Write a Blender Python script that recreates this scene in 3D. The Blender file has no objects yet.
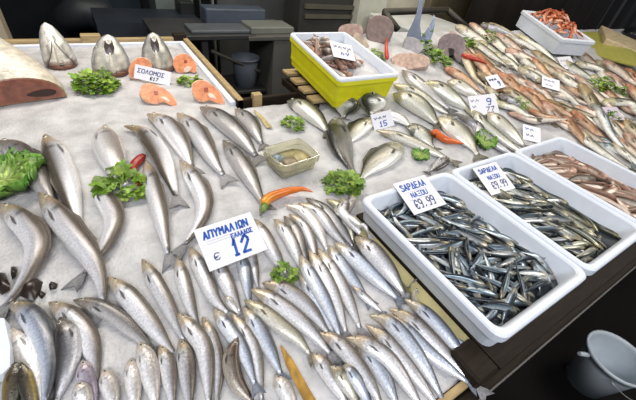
import bpy, math, random
import numpy as np
from mathutils import Vector, Matrix
random.seed(7); rng = np.random.default_rng(7)
C = bpy.context.scene.collection
ICE = 0.85                                   # height of the ice bed above the floor; the script works with z = 0 on the ice
# ------------------------------------------------------------------ camera
CX, CY, CZ, YAW, PITCH, ROLL, F = -0.57207, -0.04956, 0.70869, 0.65304, 0.68784, 0.16818, 332.786
def cam_rows():
    cy, sy, cp, sp, cr, sr = math.cos(YAW), math.sin(YAW), math.cos(PITCH), math.sin(PITCH), math.cos(ROLL), math.sin(ROLL)
    f = np.array([sy*cp, cy*cp, -sp]); rt = np.array([cy, -sy, 0.]); up = np.cross(rt, f)
    return cr*rt + sr*up, -sr*rt + cr*up, f
RT, UP, FW = cam_rows()
EYE = np.array([CX, CY, CZ])
def ray(u, v): return RT*((u-318)/F) - UP*((v-200)/F) + FW
def depth(p): return float((np.asarray(p)-EYE) @ FW)
def at_z(u, v, z):
    d = ray(u, v); return EYE + d*((z-CZ)/d[2])
def at_y(u, v, y):
    d = ray(u, v); return EYE + d*((y-CY)/d[1])
def at_plane(u, v, o, n):
    d = ray(u, v); return EYE + d*(((o-EYE) @ n)/(d @ n))
# ------------------------------------------------------------------ display surface and heap height
def sstep(t): t = np.clip(t, 0, 1); return t*t*(3-2*t)
def S(x, y): return .22*sstep((np.asarray(x)-.22)/.68)*np.maximum(0, np.asarray(y)-.5)
GX0, GY0, GS, GNX, GNY = -2.2, -.2, .006, 1185, 470
gx = GX0 + GS*np.arange(GNX); gy = GY0 + GS*np.arange(GNY)
H = S(gx[:, None], gy[None, :]).copy()
def gi(x, y): return (np.clip(np.round((np.asarray(x)-GX0)/GS).astype(int), 0, GNX-1), np.clip(np.round((np.asarray(y)-GY0)/GS).astype(int), 0, GNY-1))
def hh(x, y): i, j = gi(x, y); return H[i, j]
def hit(u, v, lift=0.):
    d = ray(u, v); t = .35
    for k in range(900):
        p = EYE + d*t
        if p[2] <= float(hh(p[0], p[1])) + lift: return p
        t += .004
    return EYE + d*t
def hitS(u, v, lift=0.):
    d = ray(u, v); t = .35
    for k in range(900):
        p = EYE + d*t
        if p[2] <= float(S(p[0], p[1])) + lift: return p
        t += .004
    return EYE + d*t
def stamp(x, y, z): i, j = gi(x, y); np.maximum.at(H, (i, j), z)
# ------------------------------------------------------------------ object helpers
def link(o, parent=None):
    C.objects.link(o)
    if parent is not None: o.parent = parent
    return o
def tag(o, label=None, cat=None, group=None, kind=None):
    if label: o['label'] = label
    if cat: o['category'] = cat
    if group: o['group'] = group
    if kind: o['kind'] = kind
    return o
def empty(name, loc=(0, 0, 0)):
    o = bpy.data.objects.new(name, None); o.location = loc; o.empty_display_size = .02
    return link(o)
def mesh(name, verts, faces, mat, parent=None, smooth=True, col=None, loc=None, idx=None):
    v = np.asarray(verts, float).reshape(-1, 3)
    if loc is not None: v = v - np.asarray(loc)
    me = bpy.data.meshes.new(name); me.from_pydata(v.tolist(), [], [list(map(int, f)) for f in faces])
    mats = mat if isinstance(mat, (list, tuple)) else [mat]
    for m in mats: me.materials.append(m)
    if smooth: me.polygons.foreach_set('use_smooth', [True]*len(me.polygons))
    if idx is not None: me.polygons.foreach_set('material_index', idx)
    if col is not None:
        a = me.color_attributes.new('Col', 'FLOAT_COLOR', 'POINT')
        c = np.ones((len(v), 4)); c[:, :3] = col; a.data.foreach_set('color', c.ravel())
    me.update()
    o = bpy.data.objects.new(name, me)
    if loc is not None: o.location = tuple(float(q) for q in loc)
    return link(o, parent)
class MB:
    def __init__(s): s.v = []; s.f = []; s.c = []
    def add(s, v, f, c=None):
        n = len(s.v); s.v += [tuple(map(float, p)) for p in v]; s.f += [[i+n for i in q] for q in f]
        s.c += [c if c is not None else (1, 1, 1)]*len(v)
    def box(s, x0, x1, y0, y1, z0, z1, b=0.):
        if b <= 0:
            v = [(x, y, z) for z in (z0, z1) for x, y in ((x0, y0), (x1, y0), (x1, y1), (x0, y1))]
            s.add(v, [[3, 2, 1, 0], [4, 5, 6, 7], [0, 1, 5, 4], [1, 2, 6, 5], [2, 3, 7, 6], [3, 0, 4, 7]]); return s
        L = []
        for z, k in ((z0, b), (z0+b, 0), (z1-b, 0), (z1, b)): L.append([(x0+k, y0+b, z), (x0+b, y0+k, z), (x1-b, y0+k, z), (x1-k, y0+b, z), (x1-k, y1-b, z), (x1-b, y1-k, z), (x0+b, y1-k, z), (x0+k, y1-b, z)])
        v = sum(L, []); f = [[7, 6, 5, 4, 3, 2, 1, 0], list(range(24, 32))]
        for r in range(3):
            for k in range(8): f.append([r*8+k, r*8+(k+1) % 8, (r+1)*8+(k+1) % 8, (r+1)*8+k])
        s.add(v, f); return s
    def tube(s, pts, r, m=8, c=None, cap=True):
        P = np.asarray(pts, float); n = len(P); rr = r if hasattr(r, '__len__') else [r]*n
        V = []
        for i in range(n):
            t = P[min(i+1, n-1)]-P[max(i-1, 0)]; t /= np.linalg.norm(t)+1e-9
            a = np.cross(t, (0, 0, 1)); a = a if np.linalg.norm(a) > .05 else np.cross(t, (0, 1, 0)); a /= np.linalg.norm(a); b = np.cross(t, a)
            for k in range(m): th = 2*math.pi*k/m; V.append(P[i] + rr[i]*(a*math.cos(th)+b*math.sin(th)))
        f = [[i*m+k, i*m+(k+1) % m, (i+1)*m+(k+1) % m, (i+1)*m+k] for i in range(n-1) for k in range(m)]
        if cap: f += [list(range(m))[::-1], list(range((n-1)*m, n*m))]
        s.add(V, f, c); return s
    def build(s, name, mat, parent=None, smooth=False, loc=None):
        return mesh(name, s.v, s.f, mat, parent, smooth, s.c, loc)
# ------------------------------------------------------------------ materials
MATS = {}
def mat(name, col=(.8, .8, .8), rough=.5, metal=0., noise=0., nscale=20., bump=0., bscale=60., vcol=False, spec=.5, rnd=0., coat=0., trans=0., sss=0., stretch=None, ior=1.45):
    if name in MATS: return MATS[name]
    m = bpy.data.materials.new(name); m.use_nodes = True; nt = m.node_tree; N = nt.nodes; L = nt.links
    b = N['Principled BSDF']; b.inputs['Roughness'].default_value = rough; b.inputs['Metallic'].default_value = metal
    b.inputs['Specular IOR Level'].default_value = spec; b.inputs['Coat Weight'].default_value = coat; b.inputs['Coat Roughness'].default_value = .15
    b.inputs['Transmission Weight'].default_value = trans; b.inputs['IOR'].default_value = ior
    if sss: b.inputs['Subsurface Weight'].default_value = sss; b.inputs['Subsurface Radius'].default_value = (.02, .02, .025); b.inputs['Subsurface Scale'].default_value = .4
    tc = N.new('ShaderNodeTexCoord'); vec = tc.outputs['Object']
    if stretch:
        mp = N.new('ShaderNodeMapping'); mp.inputs['Scale'].default_value = stretch; L.new(vec, mp.inputs['Vector']); vec = mp.outputs['Vector']
    if vcol:
        a = N.new('ShaderNodeAttribute'); a.attribute_name = 'Col'; src = a.outputs['Color']
    else:
        r = N.new('ShaderNodeRGB'); r.outputs[0].default_value = (*col, 1); src = r.outputs[0]
    if noise:
        n = N.new('ShaderNodeTexNoise'); n.inputs['Scale'].default_value = nscale; n.inputs['Detail'].default_value = 5; L.new(vec, n.inputs['Vector'])
        mr = N.new('ShaderNodeMapRange'); mr.inputs[1].default_value = .3; mr.inputs[2].default_value = .7; mr.inputs[3].default_value = 1-noise; mr.inputs[4].default_value = 1+noise; L.new(n.outputs[0], mr.inputs[0])
        mx = N.new('ShaderNodeVectorMath'); mx.operation = 'SCALE'; L.new(src, mx.inputs[0]); L.new(mr.outputs[0], mx.inputs['Scale']); src = mx.outputs[0]
    if rnd:
        oi = N.new('ShaderNodeObjectInfo'); mr = N.new('ShaderNodeMapRange'); mr.inputs[3].default_value = 1-rnd; mr.inputs[4].default_value = 1+rnd; L.new(oi.outputs['Random'], mr.inputs[0])
        mx = N.new('ShaderNodeVectorMath'); mx.operation = 'SCALE'; L.new(src, mx.inputs[0]); L.new(mr.outputs[0], mx.inputs['Scale']); src = mx.outputs[0]
    L.new(src, b.inputs['Base Color'])
    if bump:
        n = N.new('ShaderNodeTexNoise'); n.inputs['Scale'].default_value = bscale; n.inputs['Detail'].default_value = 4; L.new(vec, n.inputs['Vector'])
        bp = N.new('ShaderNodeBump'); bp.inputs['Strength'].default_value = bump; bp.inputs['Distance'].default_value = .004; L.new(n.outputs[0], bp.inputs['Height']); L.new(bp.outputs[0], b.inputs['Normal'])
    MATS[name] = m; return m
M_fish = mat('fish_skin', rough=.27, metal=.3, noise=.22, nscale=230, bump=.25, bscale=320, vcol=True, rnd=.1, spec=.7, coat=.3)
M_sard = mat('sardine_skin', rough=.25, metal=.45, noise=.2, nscale=120, vcol=True, rnd=.18, spec=.7)
M_far = mat('market_fish_skin', rough=.38, metal=.1, noise=.2, nscale=70, vcol=True, rnd=.15)
M_fin = mat('fin_membrane', rough=.45, noise=.3, nscale=150, vcol=True)
M_eye = mat('fish_eye', (.02, .02, .025), rough=.1, spec=.8)
M_ring = mat('eye_ring', (.55, .52, .42), rough=.25, metal=.3)
M_ice = mat('crushed_ice', (.50, .495, .51), rough=.4, noise=.20, nscale=14, bump=1., bscale=120)
M_foam = mat('white_foam', (.69, .735, .83), rough=.5, noise=.03, nscale=30, bump=.08, bscale=400)
M_card = mat('white_card', (.74, .74, .80), rough=.35, noise=.03, nscale=12)
M_ink = mat('blue_ink', (.03, .10, .42), rough=.4)
M_inkd = mat('dark_ink', (.07, .08, .22), rough=.4)
M_inkg = mat('printed_grey', (.45, .45, .55), rough=.5)
M_green = mat('parsley_green', rough=.45, noise=.3, nscale=60, vcol=True)
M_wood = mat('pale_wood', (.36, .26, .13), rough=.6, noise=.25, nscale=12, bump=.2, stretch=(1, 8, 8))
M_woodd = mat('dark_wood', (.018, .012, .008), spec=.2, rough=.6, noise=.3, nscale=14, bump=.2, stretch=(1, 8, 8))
M_olive = mat('olive_lath_wood', (.36, .32, .16), rough=.6, noise=.25, nscale=14)
M_black = mat('black_board', (.012, .011, .012), rough=.6, noise=.3, nscale=6)
M_steel = mat('brushed_steel', (.55, .56, .57), rough=.35, metal=.7, noise=.1, nscale=20)
M_vc = mat('painted', rough=.5, vcol=True, noise=.12, nscale=40)
M_wet = mat('wet_flesh', rough=.28, vcol=True, noise=.28, nscale=45, bump=.35, bscale=120, spec=.6)
M_pepper = mat('pepper_skin', rough=.22, vcol=True, noise=.12, nscale=30, spec=.6)
M_yellow = mat('yellow_plastic', (.68, .66, .012), rough=.4, noise=.06, nscale=25)
M_clear = mat('clear_plastic', (.80, .78, .62), rough=.12, trans=.75, ior=1.2, noise=.05)
# ------------------------------------------------------------------ fish
def smooth_poly(p, n):
    p = np.asarray(p, float)
    if len(p) == 2:
        t = np.linspace(0, 1, n)[:, None]; return p[0]*(1-t)+p[1]*t
    q = np.vstack([2*p[0]-p[1], p, 2*p[-1]-p[-2]]); out = []
    for i in range(1, len(q)-2):
        for t in np.linspace(0, 1, 12, endpoint=(i == len(q)-3)):
            a, b, c, d = q[i-1:i+3]
            out.append(.5*(2*b+(c-a)*t+(2*a-5*b+4*c-d)*t*t+(3*b-a-3*c+d)*t**3))
    out = np.array(out); s = np.r_[0, np.cumsum(np.linalg.norm(np.diff(out, axis=0), axis=1))]
    u = np.linspace(0, s[-1], n); return np.stack([np.interp(u, s, out[:, k]) for k in range(out.shape[1])], 1)
PROF = {
 'hake': ([0, .015, .04, .08, .14, .2, .28, .42, .58, .72, .84, .93, 1], [.05, .17, .30, .47, .68, .84, .98, 1, .93, .78, .55, .35, .25], .72),
 'bream': ([0, .015, .05, .12, .2, .3, .42, .56, .7, .82, .9, 1], [.08, .26, .5, .76, .92, 1, 1, .9, .66, .36, .22, .2], .42),
 'sardine': ([0, .02, .06, .14, .25, .4, .55, .7, .84, .94, 1], [.08, .3, .55, .8, .97, 1, .93, .74, .42, .2, .15], .6),
 'mullet': ([0, .015, .05, .1, .18, .3, .45, .6, .75, .88, 1], [.15, .45, .72, .86, .97, 1, .92, .76, .5, .27, .18], .62),
}
def mixc(a, b, t): return a*(1-t)+b*t
def fish_color(u, dv, tone):
    """u along the body, dv 1 at the back and 0 at the belly -> rgb"""
    back, flank, belly, head, sp = [np.array(q, float) if hasattr(q, '__len__') else q for q in TONES[tone]]
    n = len(u); c = np.tile(flank, (n, 1))
    c = mixc(c, back, sstep((dv-.52)/.22)[:, None]); c = mixc(c, belly, sstep((.46-dv)/.3)[:, None])
    c = c*(1+.22*np.exp(-((dv-.40)/.13)**2)-.35*np.exp(-((dv-.66)/.05)**2)*(u > .2))[:, None]  # paler flank band is a sheen painted into the skin colour
    hm = sstep((.25-u)/.09)[:, None]; c = mixc(c, mixc(c, head*(.75+.5*np.sin(u*190+dv*37)**2)[:, None], .8), hm)
    gl = np.exp(-((u-.215-.05*np.sin((dv-.1)*math.pi))/.013)**2)*(dv < .85)*(dv > .12); c = c*(1-.75*gl)[:, None]
    mo = (u < .075)*np.exp(-((dv-.42-.6*u)/.07)**2); c = c*(1-.8*mo)[:, None]
    if sp == 1:      # lateral bars
        c *= (1-.25*(np.sin(u*60) > .3)*(dv > .45))[:, None]
    if sp == 2:      # long stripe
        c = mixc(c, np.array((.75, .55, .25)), .5*np.exp(-((dv-.58)/.06)**2)[:, None])
    if sp == 3:
        c *= (1-.45*(np.sin(u*75+3*dv) > 0)*(dv > .6))[:, None]
    tl = sstep((u-.9)/.1)[:, None]; return mixc(c, c*.75, tl)
TONES = { # back, flank, belly, head, pattern
 'silver': ((.12, .10, .085), (.62, .625, .69), (.90, .89, .91), (.44, .34, .21), 0),
 'blue': ((.08, .085, .10), (.47, .53, .67), (.84, .87, .94), (.42, .34, .22), 0),
 'grey': ((.075, .065, .06), (.31, .30, .31), (.68, .66, .66), (.24, .20, .165), 0),
 'white': ((.36, .33, .31), (.76, .75, .78), (.86, .85, .86), (.62, .53, .45), 0),
 'dark': ((.055, .05, .05), (.20, .20, .22), (.52, .52, .55), (.14, .12, .10), 0),
 'brown': ((.07, .045, .03), (.24, .21, .18), (.55, .50, .44), (.09, .055, .035), 0),
 'olive': ((.028, .028, .017), (.30, .295, .225), (.76, .75, .69), (.40, .36, .20), 0),
 'bream': ((.045, .042, .028), (.40, .385, .32), (.80, .79, .75), (.34, .31, .20), 0),
 'breamd': ((.03, .03, .03), (.09, .09, .09), (.22, .22, .21), (.30, .28, .20), 0),
 'bars': ((.06, .06, .04), (.42, .41, .34), (.82, .81, .77), (.12, .115, .075), 1),
 'flat': ((.05, .045, .035), (.085, .07, .05), (.22, .16, .05), (.06, .05, .04), 0),
 'mullet': ((.15, .055, .025), (.35, .16, .075), (.64, .45, .31), (.34, .13, .07), 2),
 'purple': ((.26, .22, .28), (.58, .53, .64), (.80, .76, .82), (.46, .38, .40), 0),
 'pale': ((.10, .09, .05), (.44, .42, .35), (.78, .76, .70), (.34, .29, .19), 0),
 'gold': ((.075, .055, .025), (.30, .24, .13), (.64, .58, .45), (.28, .20, .10), 0),
 'pinkw': ((.20, .11, .08), (.44, .32, .24), (.76, .68, .60), (.40, .23, .17), 0),
 'mack': ((.04, .07, .09), (.38, .43, .45), (.76, .77, .76), (.18, .19, .18), 3),
 'sard': ((.030, .038, .045), (.30, .33, .36), (.78, .78, .75), (.34, .29, .19), 0),
 'sardb': ((.016, .022, .030), (.16, .22, .28), (.66, .70, .72), (.25, .23, .18), 0),
 'sardo': ((.040, .045, .035), (.28, .29, .25), (.76, .74, .64), (.34, .30, .18), 0),
 'prawn': ((.42, .10, .04), (.55, .19, .09), (.70, .42, .30), (.5, .12, .05), 1),
 'reddish': ((.20, .12, .085), (.42, .29, .22), (.68, .57, .50), (.28, .15, .11), 0),
}
NR = {'hake': (30, 14), 'bream': (26, 14), 'sardine': (13, 8), 'mullet': (18, 10)}
def ball(c, ax, r, m=8, k=5):
    """flattened ball at c; ax = 3 axes"""
    V = []; f = []
    for i in range(k+1):
        ph = math.pi*i/k
        for j in range(m):
            th = 2*math.pi*j/m; V.append(c + ax[0]*r[0]*math.sin(ph)*math.cos(th) + ax[1]*r[1]*math.sin(ph)*math.sin(th) + ax[2]*r[2]*math.cos(ph))
    for i in range(k):
        for j in range(m): f.append([i*m+j, i*m+(j+1) % m, (i+1)*m+(j+1) % m, (i+1)*m+j])
    return V, f
def nrm(a): return a/(np.linalg.norm(a)+1e-9)
def lie(Q, r, W, T, kind, sink):
    """height of a spine lying stiffly on the heap"""
    n = len(Q); t2 = np.gradient(Q, axis=0); t2 /= np.linalg.norm(t2, axis=1)[:, None]+1e-9; lat = np.stack([-t2[:, 1], t2[:, 0]], 1)
    hs = np.max([hh(*(Q + lat*(s*W*.32*r)[:, None]).T)*(1-.12*abs(s)) for s in (-1, 0, 1)], axis=0)
    z = hs + T/2*r*(1-sink); k_ = np.linspace(-1, 1, n); deg = 1 if kind == 'sardine' else 2
    zf = .6*np.polyval(np.polyfit(k_, z, 1, w=.4+r), k_) + .4*np.polyval(np.polyfit(k_, z, deg, w=.4+r), k_)
    short = np.sort(hs - T/2*r*.15 - zf)[-max(2, n//5)]; zf = zf + max(0., short)*.7
    z = np.minimum(zf, z + T*.6)
    for _ in range(4): z[1:-1] = .25*z[:-2]+.5*z[1:-1]+.25*z[2:]
    return z
def build_fish(name, P, W, kind, tone, dorsal, label, cat, group, parts=2, roll=0., mats=None, sink=.25, zfix=None):
    """P: (n,2|3) spine in table coordinates, head first; W: body height in metres"""
    n, m = NR[kind]; us, rs, tr = PROF[kind]
    Q = smooth_poly(P, n if kind != 'hake' else 44)
    L = np.linalg.norm(np.diff(Q[:, :2], axis=0), axis=1).sum()
    # denser rings at the head
    w = np.linspace(0, 1, n)**1.35; k = np.linspace(0, 1, len(Q)); Q = np.stack([np.interp(w, k, Q[:, a]) for a in range(Q.shape[1])], 1)
    u = w; r = np.interp(u, us, rs); T = W*tr
    if Q.shape[1] == 2: Q = np.c_[Q, lie(Q, r, W, T, kind, sink)]
    t = np.gradient(Q, axis=0); t /= np.linalg.norm(t, axis=1)[:, None]+1e-9
    b = np.cross(np.tile([0, 0, 1.], (n, 1)), t); b /= np.linalg.norm(b, axis=1)[:, None]+1e-9; nn = np.cross(t, b)
    cr_, sr_ = math.cos(roll), math.sin(roll)
    D = dorsal*b*cr_ + nn*sr_; U = nn*cr_ - dorsal*b*sr_     # D to the back, U up flank
    V = []; uu = []; dv = []
    for k in range(m):
        th = 2*math.pi*k/m; cc, ss = math.cos(th), math.sin(th)
        V.append(Q + D*(r*W/2*cc)[:, None] + U*(r*T/2*ss)[:, None]); uu.append(u); dv.append(np.full(n, .5+.5*cc))
    V = np.stack(V, 1).reshape(-1, 3); uu = np.stack(uu, 1).ravel(); dv = np.stack(dv, 1).ravel()
    f = [[i*m+k, i*m+(k+1) % m, (i+1)*m+(k+1) % m, (i+1)*m+k] for i in range(n-1) for k in range(m)]
    if dorsal < 0: f = [q[::-1] for q in f]
    f += [list(range(m)), list(range((n-1)*m, n*m))]
    col = fish_color(uu, dv, tone)
    loc = Q[n//2].copy()
    mm = mats or M_fish
    o = mesh(name, V, f, mm, None, True, col, loc); tag(o, label, cat, group)
    # stamp the heap
    s = np.linspace(-1, 1, 9); dens = max(n, int(L/.004)); kk = np.linspace(0, n-1, dens); a = np.arange(n)
    Qd = np.stack([np.interp(kk, a, Q[:, i]) for i in range(3)], 1); bd = np.stack([np.interp(kk, a, b[:, i]) for i in range(3)], 1); rd = np.interp(kk, a, r)
    for q in s:
        p = Qd + bd*(q*W/2*rd)[:, None]; stamp(p[:, 0], p[:, 1], p[:, 2] + T/2*rd*math.sqrt(max(0, 1-q*q)))
    back, flank, belly, head, sp = [np.array(q, float) if hasattr(q, '__len__') else q for q in TONES[tone]]
    # tail fin
    e, te, be = Q[-1], t[-1], D[-1]; ht = W*r[-1]/2; lf = .11*L; ws = W*(.42 if kind != 'bream' else .36)
    tv = [e-te*lf*.15+be*ht*.8, e+te*lf*.5+be*ws*.75, e+te*lf*1.05+be*ws, e+te*lf*.72, e+te*lf*1.05-be*ws, e+te*lf*.5-be*ws*.75, e-te*lf*.15-be*ht*.8]
    th_ = U[-1]*.0012; n7 = 7; tv2 = [p+th_ for p in tv]+[p-th_ for p in tv]
    tf = [[0, 1, 2, 3], [0, 3, 6], [3, 4, 5, 6], [7+3, 7+2, 7+1, 7], [7+6, 7+3, 7], [7+6, 7+5, 7+4, 7+3]] + [[(i+1) % 7, i, 7+i, 7+(i+1) % 7] for i in range(7)]
    tc = np.tile(mixc(back, flank, .45)*.9, (14, 1)); tc *= .7; tc[[2, 4, 9, 11]] *= .45
    if parts: mesh('tail_fin', np.array(tv2)-loc, tf, M_fin, o, False, tc)
    if parts >= 2:
        i = int(np.argmin(abs(u-.085))); er = W*(.10 if kind == 'hake' else .085)*(1.25 if kind == 'sardine' else 1)
        th = math.radians(62); c = Q[i] + D[i]*(r[i]*W/2*math.cos(th)) + U[i]*(r[i]*T/2*math.sin(th)*.97)
        nn_ = nrm(D[i]*math.cos(th)/W + U[i]*math.sin(th)/T); a1 = nrm(np.cross(nn_, t[i])); a2 = np.cross(a1, nn_)
        v, fc = ball(c, (a1, a2, nn_), (er, er, er*.45)); eo = mesh('eye', np.array(v)-loc, fc, M_ring, o, True)
        v, fc = ball(c+nn_*er*.25, (a1, a2, nn_), (er*.62, er*.62, er*.34)); mesh('pupil', np.array(v)-loc, fc, M_eye, eo, True)
        # pectoral fin behind the gill, lying on the upper flank
        i0 = int(np.argmin(abs(u-.25))); i1 = int(np.argmin(abs(u-.37))); th = math.radians(104)
        def sk(i, ang, h=.0016): return Q[i] + D[i]*(r[i]*W/2*math.cos(ang)) + U[i]*(r[i]*T/2*math.sin(ang)+h)
        im = (i0+i1)//2; pv = [sk(i0, th), sk(im, th-.06, .003), sk(i1, th+.12, .003), sk(i1-1, th+.24, .002), sk(im, th+.2, .003)]
        mesh('pectoral_fin', np.array(pv)-loc, [[0, 1, 4], [1, 2, 3, 4]], M_fin, o, False, np.tile(mixc(back, flank, .12)*.7, (5, 1)))
    if parts >= 3:
        ia = [int(np.argmin(abs(u-q))) for q in (.30, .36, .44, .52, .62, .74)]; hf = [.0, .13, .10, .08, .07, .0]
        base = [Q[i]+D[i]*r[i]*W/2*.97 for i in ia]; tip = [Q[i]+D[i]*(r[i]*W/2+h*W)-t[i]*0 + t[i]*h*W*.8 for i, h in zip(ia, hf)]
        k6 = len(ia); mesh('dorsal_fin', np.array(base+tip)-loc, [[i, i+1, k6+i+1, k6+i] for i in range(k6-1)], M_fin, o, False, np.tile(back*1.1, (2*k6, 1)))
    return o
def fish(name, px, wpx, kind, tone, dorsal, label, cat='fish', group=None, parts=2, roll=0., sink=.25, mats=None):
    """px: spine in photograph pixels, head first, cast on to the heap"""
    px = smooth_poly(px, 14); us, rs, tr = PROF[kind]; r = np.interp(np.linspace(0, 1, 14), us, rs)
    p = np.array([hitS(u, v, .02) for u, v in px])
    for it in range(3):
        xy = p[:, :2].copy()
        if name in ('hake', 'flatfish'): k_ = xy[:, 1] < .53; xy[k_, 0] = np.minimum(xy[k_, 0], -.016-.35*wpx/F*.8)
        elif xy[:, 0].mean() < 1.2: k_ = (xy[:, 0] > -.02) & (xy[:, 0] < 1.2); xy[k_, 1] = np.maximum(xy[k_, 1], .515)
        else: k_ = xy[:, 1] < .5; xy[k_, 0] = np.maximum(xy[k_, 0], 1.21)
        if np.any((xy[:, 0] > .29) & (xy[:, 0] < .655) & (xy[:, 1] > 1.07)): xy[:, 1] = np.minimum(xy[:, 1], np.where((xy[:, 0] > .28) & (xy[:, 0] < .66), 1.065, 9))
        for _ in range(2): xy[1:-1] = .25*xy[:-2]+.5*xy[1:-1]+.25*xy[2:]
        W = wpx*depth((*xy[7], .03))/F; z = np.clip(lie(xy, r, W, W*tr, kind, sink), -.01, .11+S(xy[:, 0], xy[:, 1]))
        p = np.array([at_z(u, v, q) for (u, v), q in zip(px, z)])
    far_ = np.abs(p[:, :2]-xy).max(1); ok_ = far_ < .03; xy = np.where(ok_[:, None], p[:, :2], xy)
    if name == 'hake':       # those beside the sardine box lean up against its side
        for i in range(14):
            lim = -.012-.42*W*r[i]
            if p[i, 0] > lim and p[i, 1] < .56:
                d = ray(*px[i]); q = EYE + d*((lim-CX)/d[0])
                if q[2] < z[i]+.02: xy[i] = q[:2]; z[i] = max(z[i], q[2])
                else: xy[i, 0] = lim; xy[i, 1] = p[i, 1]-(p[i, 0]-lim)*.5
    return build_fish(name, np.c_[xy, z], W, kind, tone, dorsal, label, cat, group, parts, roll, mats, sink)
# ------------------------------------------------------------------ setting
def bx(name, x0, x1, y0, y1, z0, z1, m, parent=None, b=0., kind=None, label=None, cat=None, group=None):
    o = MB().box(x0, x1, y0, y1, z0, z1, b).build(name, m, parent, loc=((x0+x1)/2, (y0+y1)/2, z0) if parent is None else None)
    return tag(o, label, cat, group, kind)
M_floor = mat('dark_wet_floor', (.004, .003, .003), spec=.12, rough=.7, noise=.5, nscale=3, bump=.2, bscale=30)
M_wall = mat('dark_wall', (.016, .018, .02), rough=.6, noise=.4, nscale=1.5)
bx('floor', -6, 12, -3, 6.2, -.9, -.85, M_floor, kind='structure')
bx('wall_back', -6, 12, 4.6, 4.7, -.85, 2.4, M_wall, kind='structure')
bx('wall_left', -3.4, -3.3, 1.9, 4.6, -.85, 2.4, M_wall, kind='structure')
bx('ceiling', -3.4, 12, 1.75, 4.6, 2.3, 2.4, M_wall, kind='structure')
# ice
xs_ = np.arange(-2.2, 4.78, .025); ys_ = np.arange(0, 2.36, .025)
keep = {}; V = []; Fc = []
def inice(x, y): return (x < -.045 and y < 2.345) or (x < .62 and y < 1.372) or (x > .62 and y < 1.635)
from mathutils import noise as mn
for i, x in enumerate(xs_):
    for j, y in enumerate(ys_):
        keep[i, j] = len(V); V.append((x, y, float(S(x, y)) - .004 + .006*mn.noise((x*9, y*9, 0)) + .004*mn.noise((x*30, y*30, 3))))
for i in range(len(xs_)-1):
    for j in range(len(ys_)-1):
        if inice(xs_[i+1], ys_[j+1]): Fc.append([keep[i, j], keep[i+1, j], keep[i+1, j+1], keep[i, j+1]])
tag(mesh('crushed_ice', V, Fc, M_ice), 'bed of crushed ice under all the fish on the stall', 'ice', kind='stuff')
# stall carcass
st = empty('market_stall', (0, 0, -.85)); tag(st, 'long market stall with dark front board and wooden rails carrying the ice', 'stall')
def part(name, x0, x1, y0, y1, z0, z1, m, b=0.): return MB().box(x0, x1, y0, y1, z0+.85, z1+.85, b).build(name, m, st)
part('front_board', -2.3, 4.8, -.045, -.02, -.085, -.012, M_woodd, .004)
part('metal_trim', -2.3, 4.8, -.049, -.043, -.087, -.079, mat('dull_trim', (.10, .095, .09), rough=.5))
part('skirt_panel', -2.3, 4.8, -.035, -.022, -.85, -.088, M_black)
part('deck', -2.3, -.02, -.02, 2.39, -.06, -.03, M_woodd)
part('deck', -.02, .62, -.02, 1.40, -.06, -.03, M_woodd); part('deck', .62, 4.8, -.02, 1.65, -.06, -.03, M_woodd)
part('leg', -1.6, -1.53, 2.2, 2.27, -.85, -.06, M_woodd); part('leg', -.12, -.05, 2.2, 2.27, -.85, -.06, M_woodd); part('leg', 3.8, 3.87, 1.5, 1.57, -.85, -.06, M_woodd)
part('back_rail', -2.3, -.03, 2.352, 2.385, -.03, .028, M_wood, .003)
part('side_rail', -.042, -.012, 1.385, 2.385, -.03, .026, M_wood, .003)
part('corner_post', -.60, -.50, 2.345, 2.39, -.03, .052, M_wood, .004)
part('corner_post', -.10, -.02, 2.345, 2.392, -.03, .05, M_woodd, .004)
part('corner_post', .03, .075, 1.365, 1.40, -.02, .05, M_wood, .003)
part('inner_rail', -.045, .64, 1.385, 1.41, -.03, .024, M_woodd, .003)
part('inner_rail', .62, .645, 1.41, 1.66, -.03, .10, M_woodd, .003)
part('front_lath', -2.3, -.035, -.018, -.002, -.03, .004, M_wood, .002)
part('side_lath', -.030, .006, .04, .50, -.03, .026, M_olive, .003)
part('corner_block', -.065, .004, -.03, .05, -.03, .035, M_woodd, .006)
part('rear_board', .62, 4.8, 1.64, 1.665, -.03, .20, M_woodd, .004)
part('tray_liner', -.075, -.045, 1.40, 2.34, -.03, .012, M_foam, .003); part('tray_liner', -2.2, -.045, 2.325, 2.35, -.03, .010, M_foam, .003)
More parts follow.
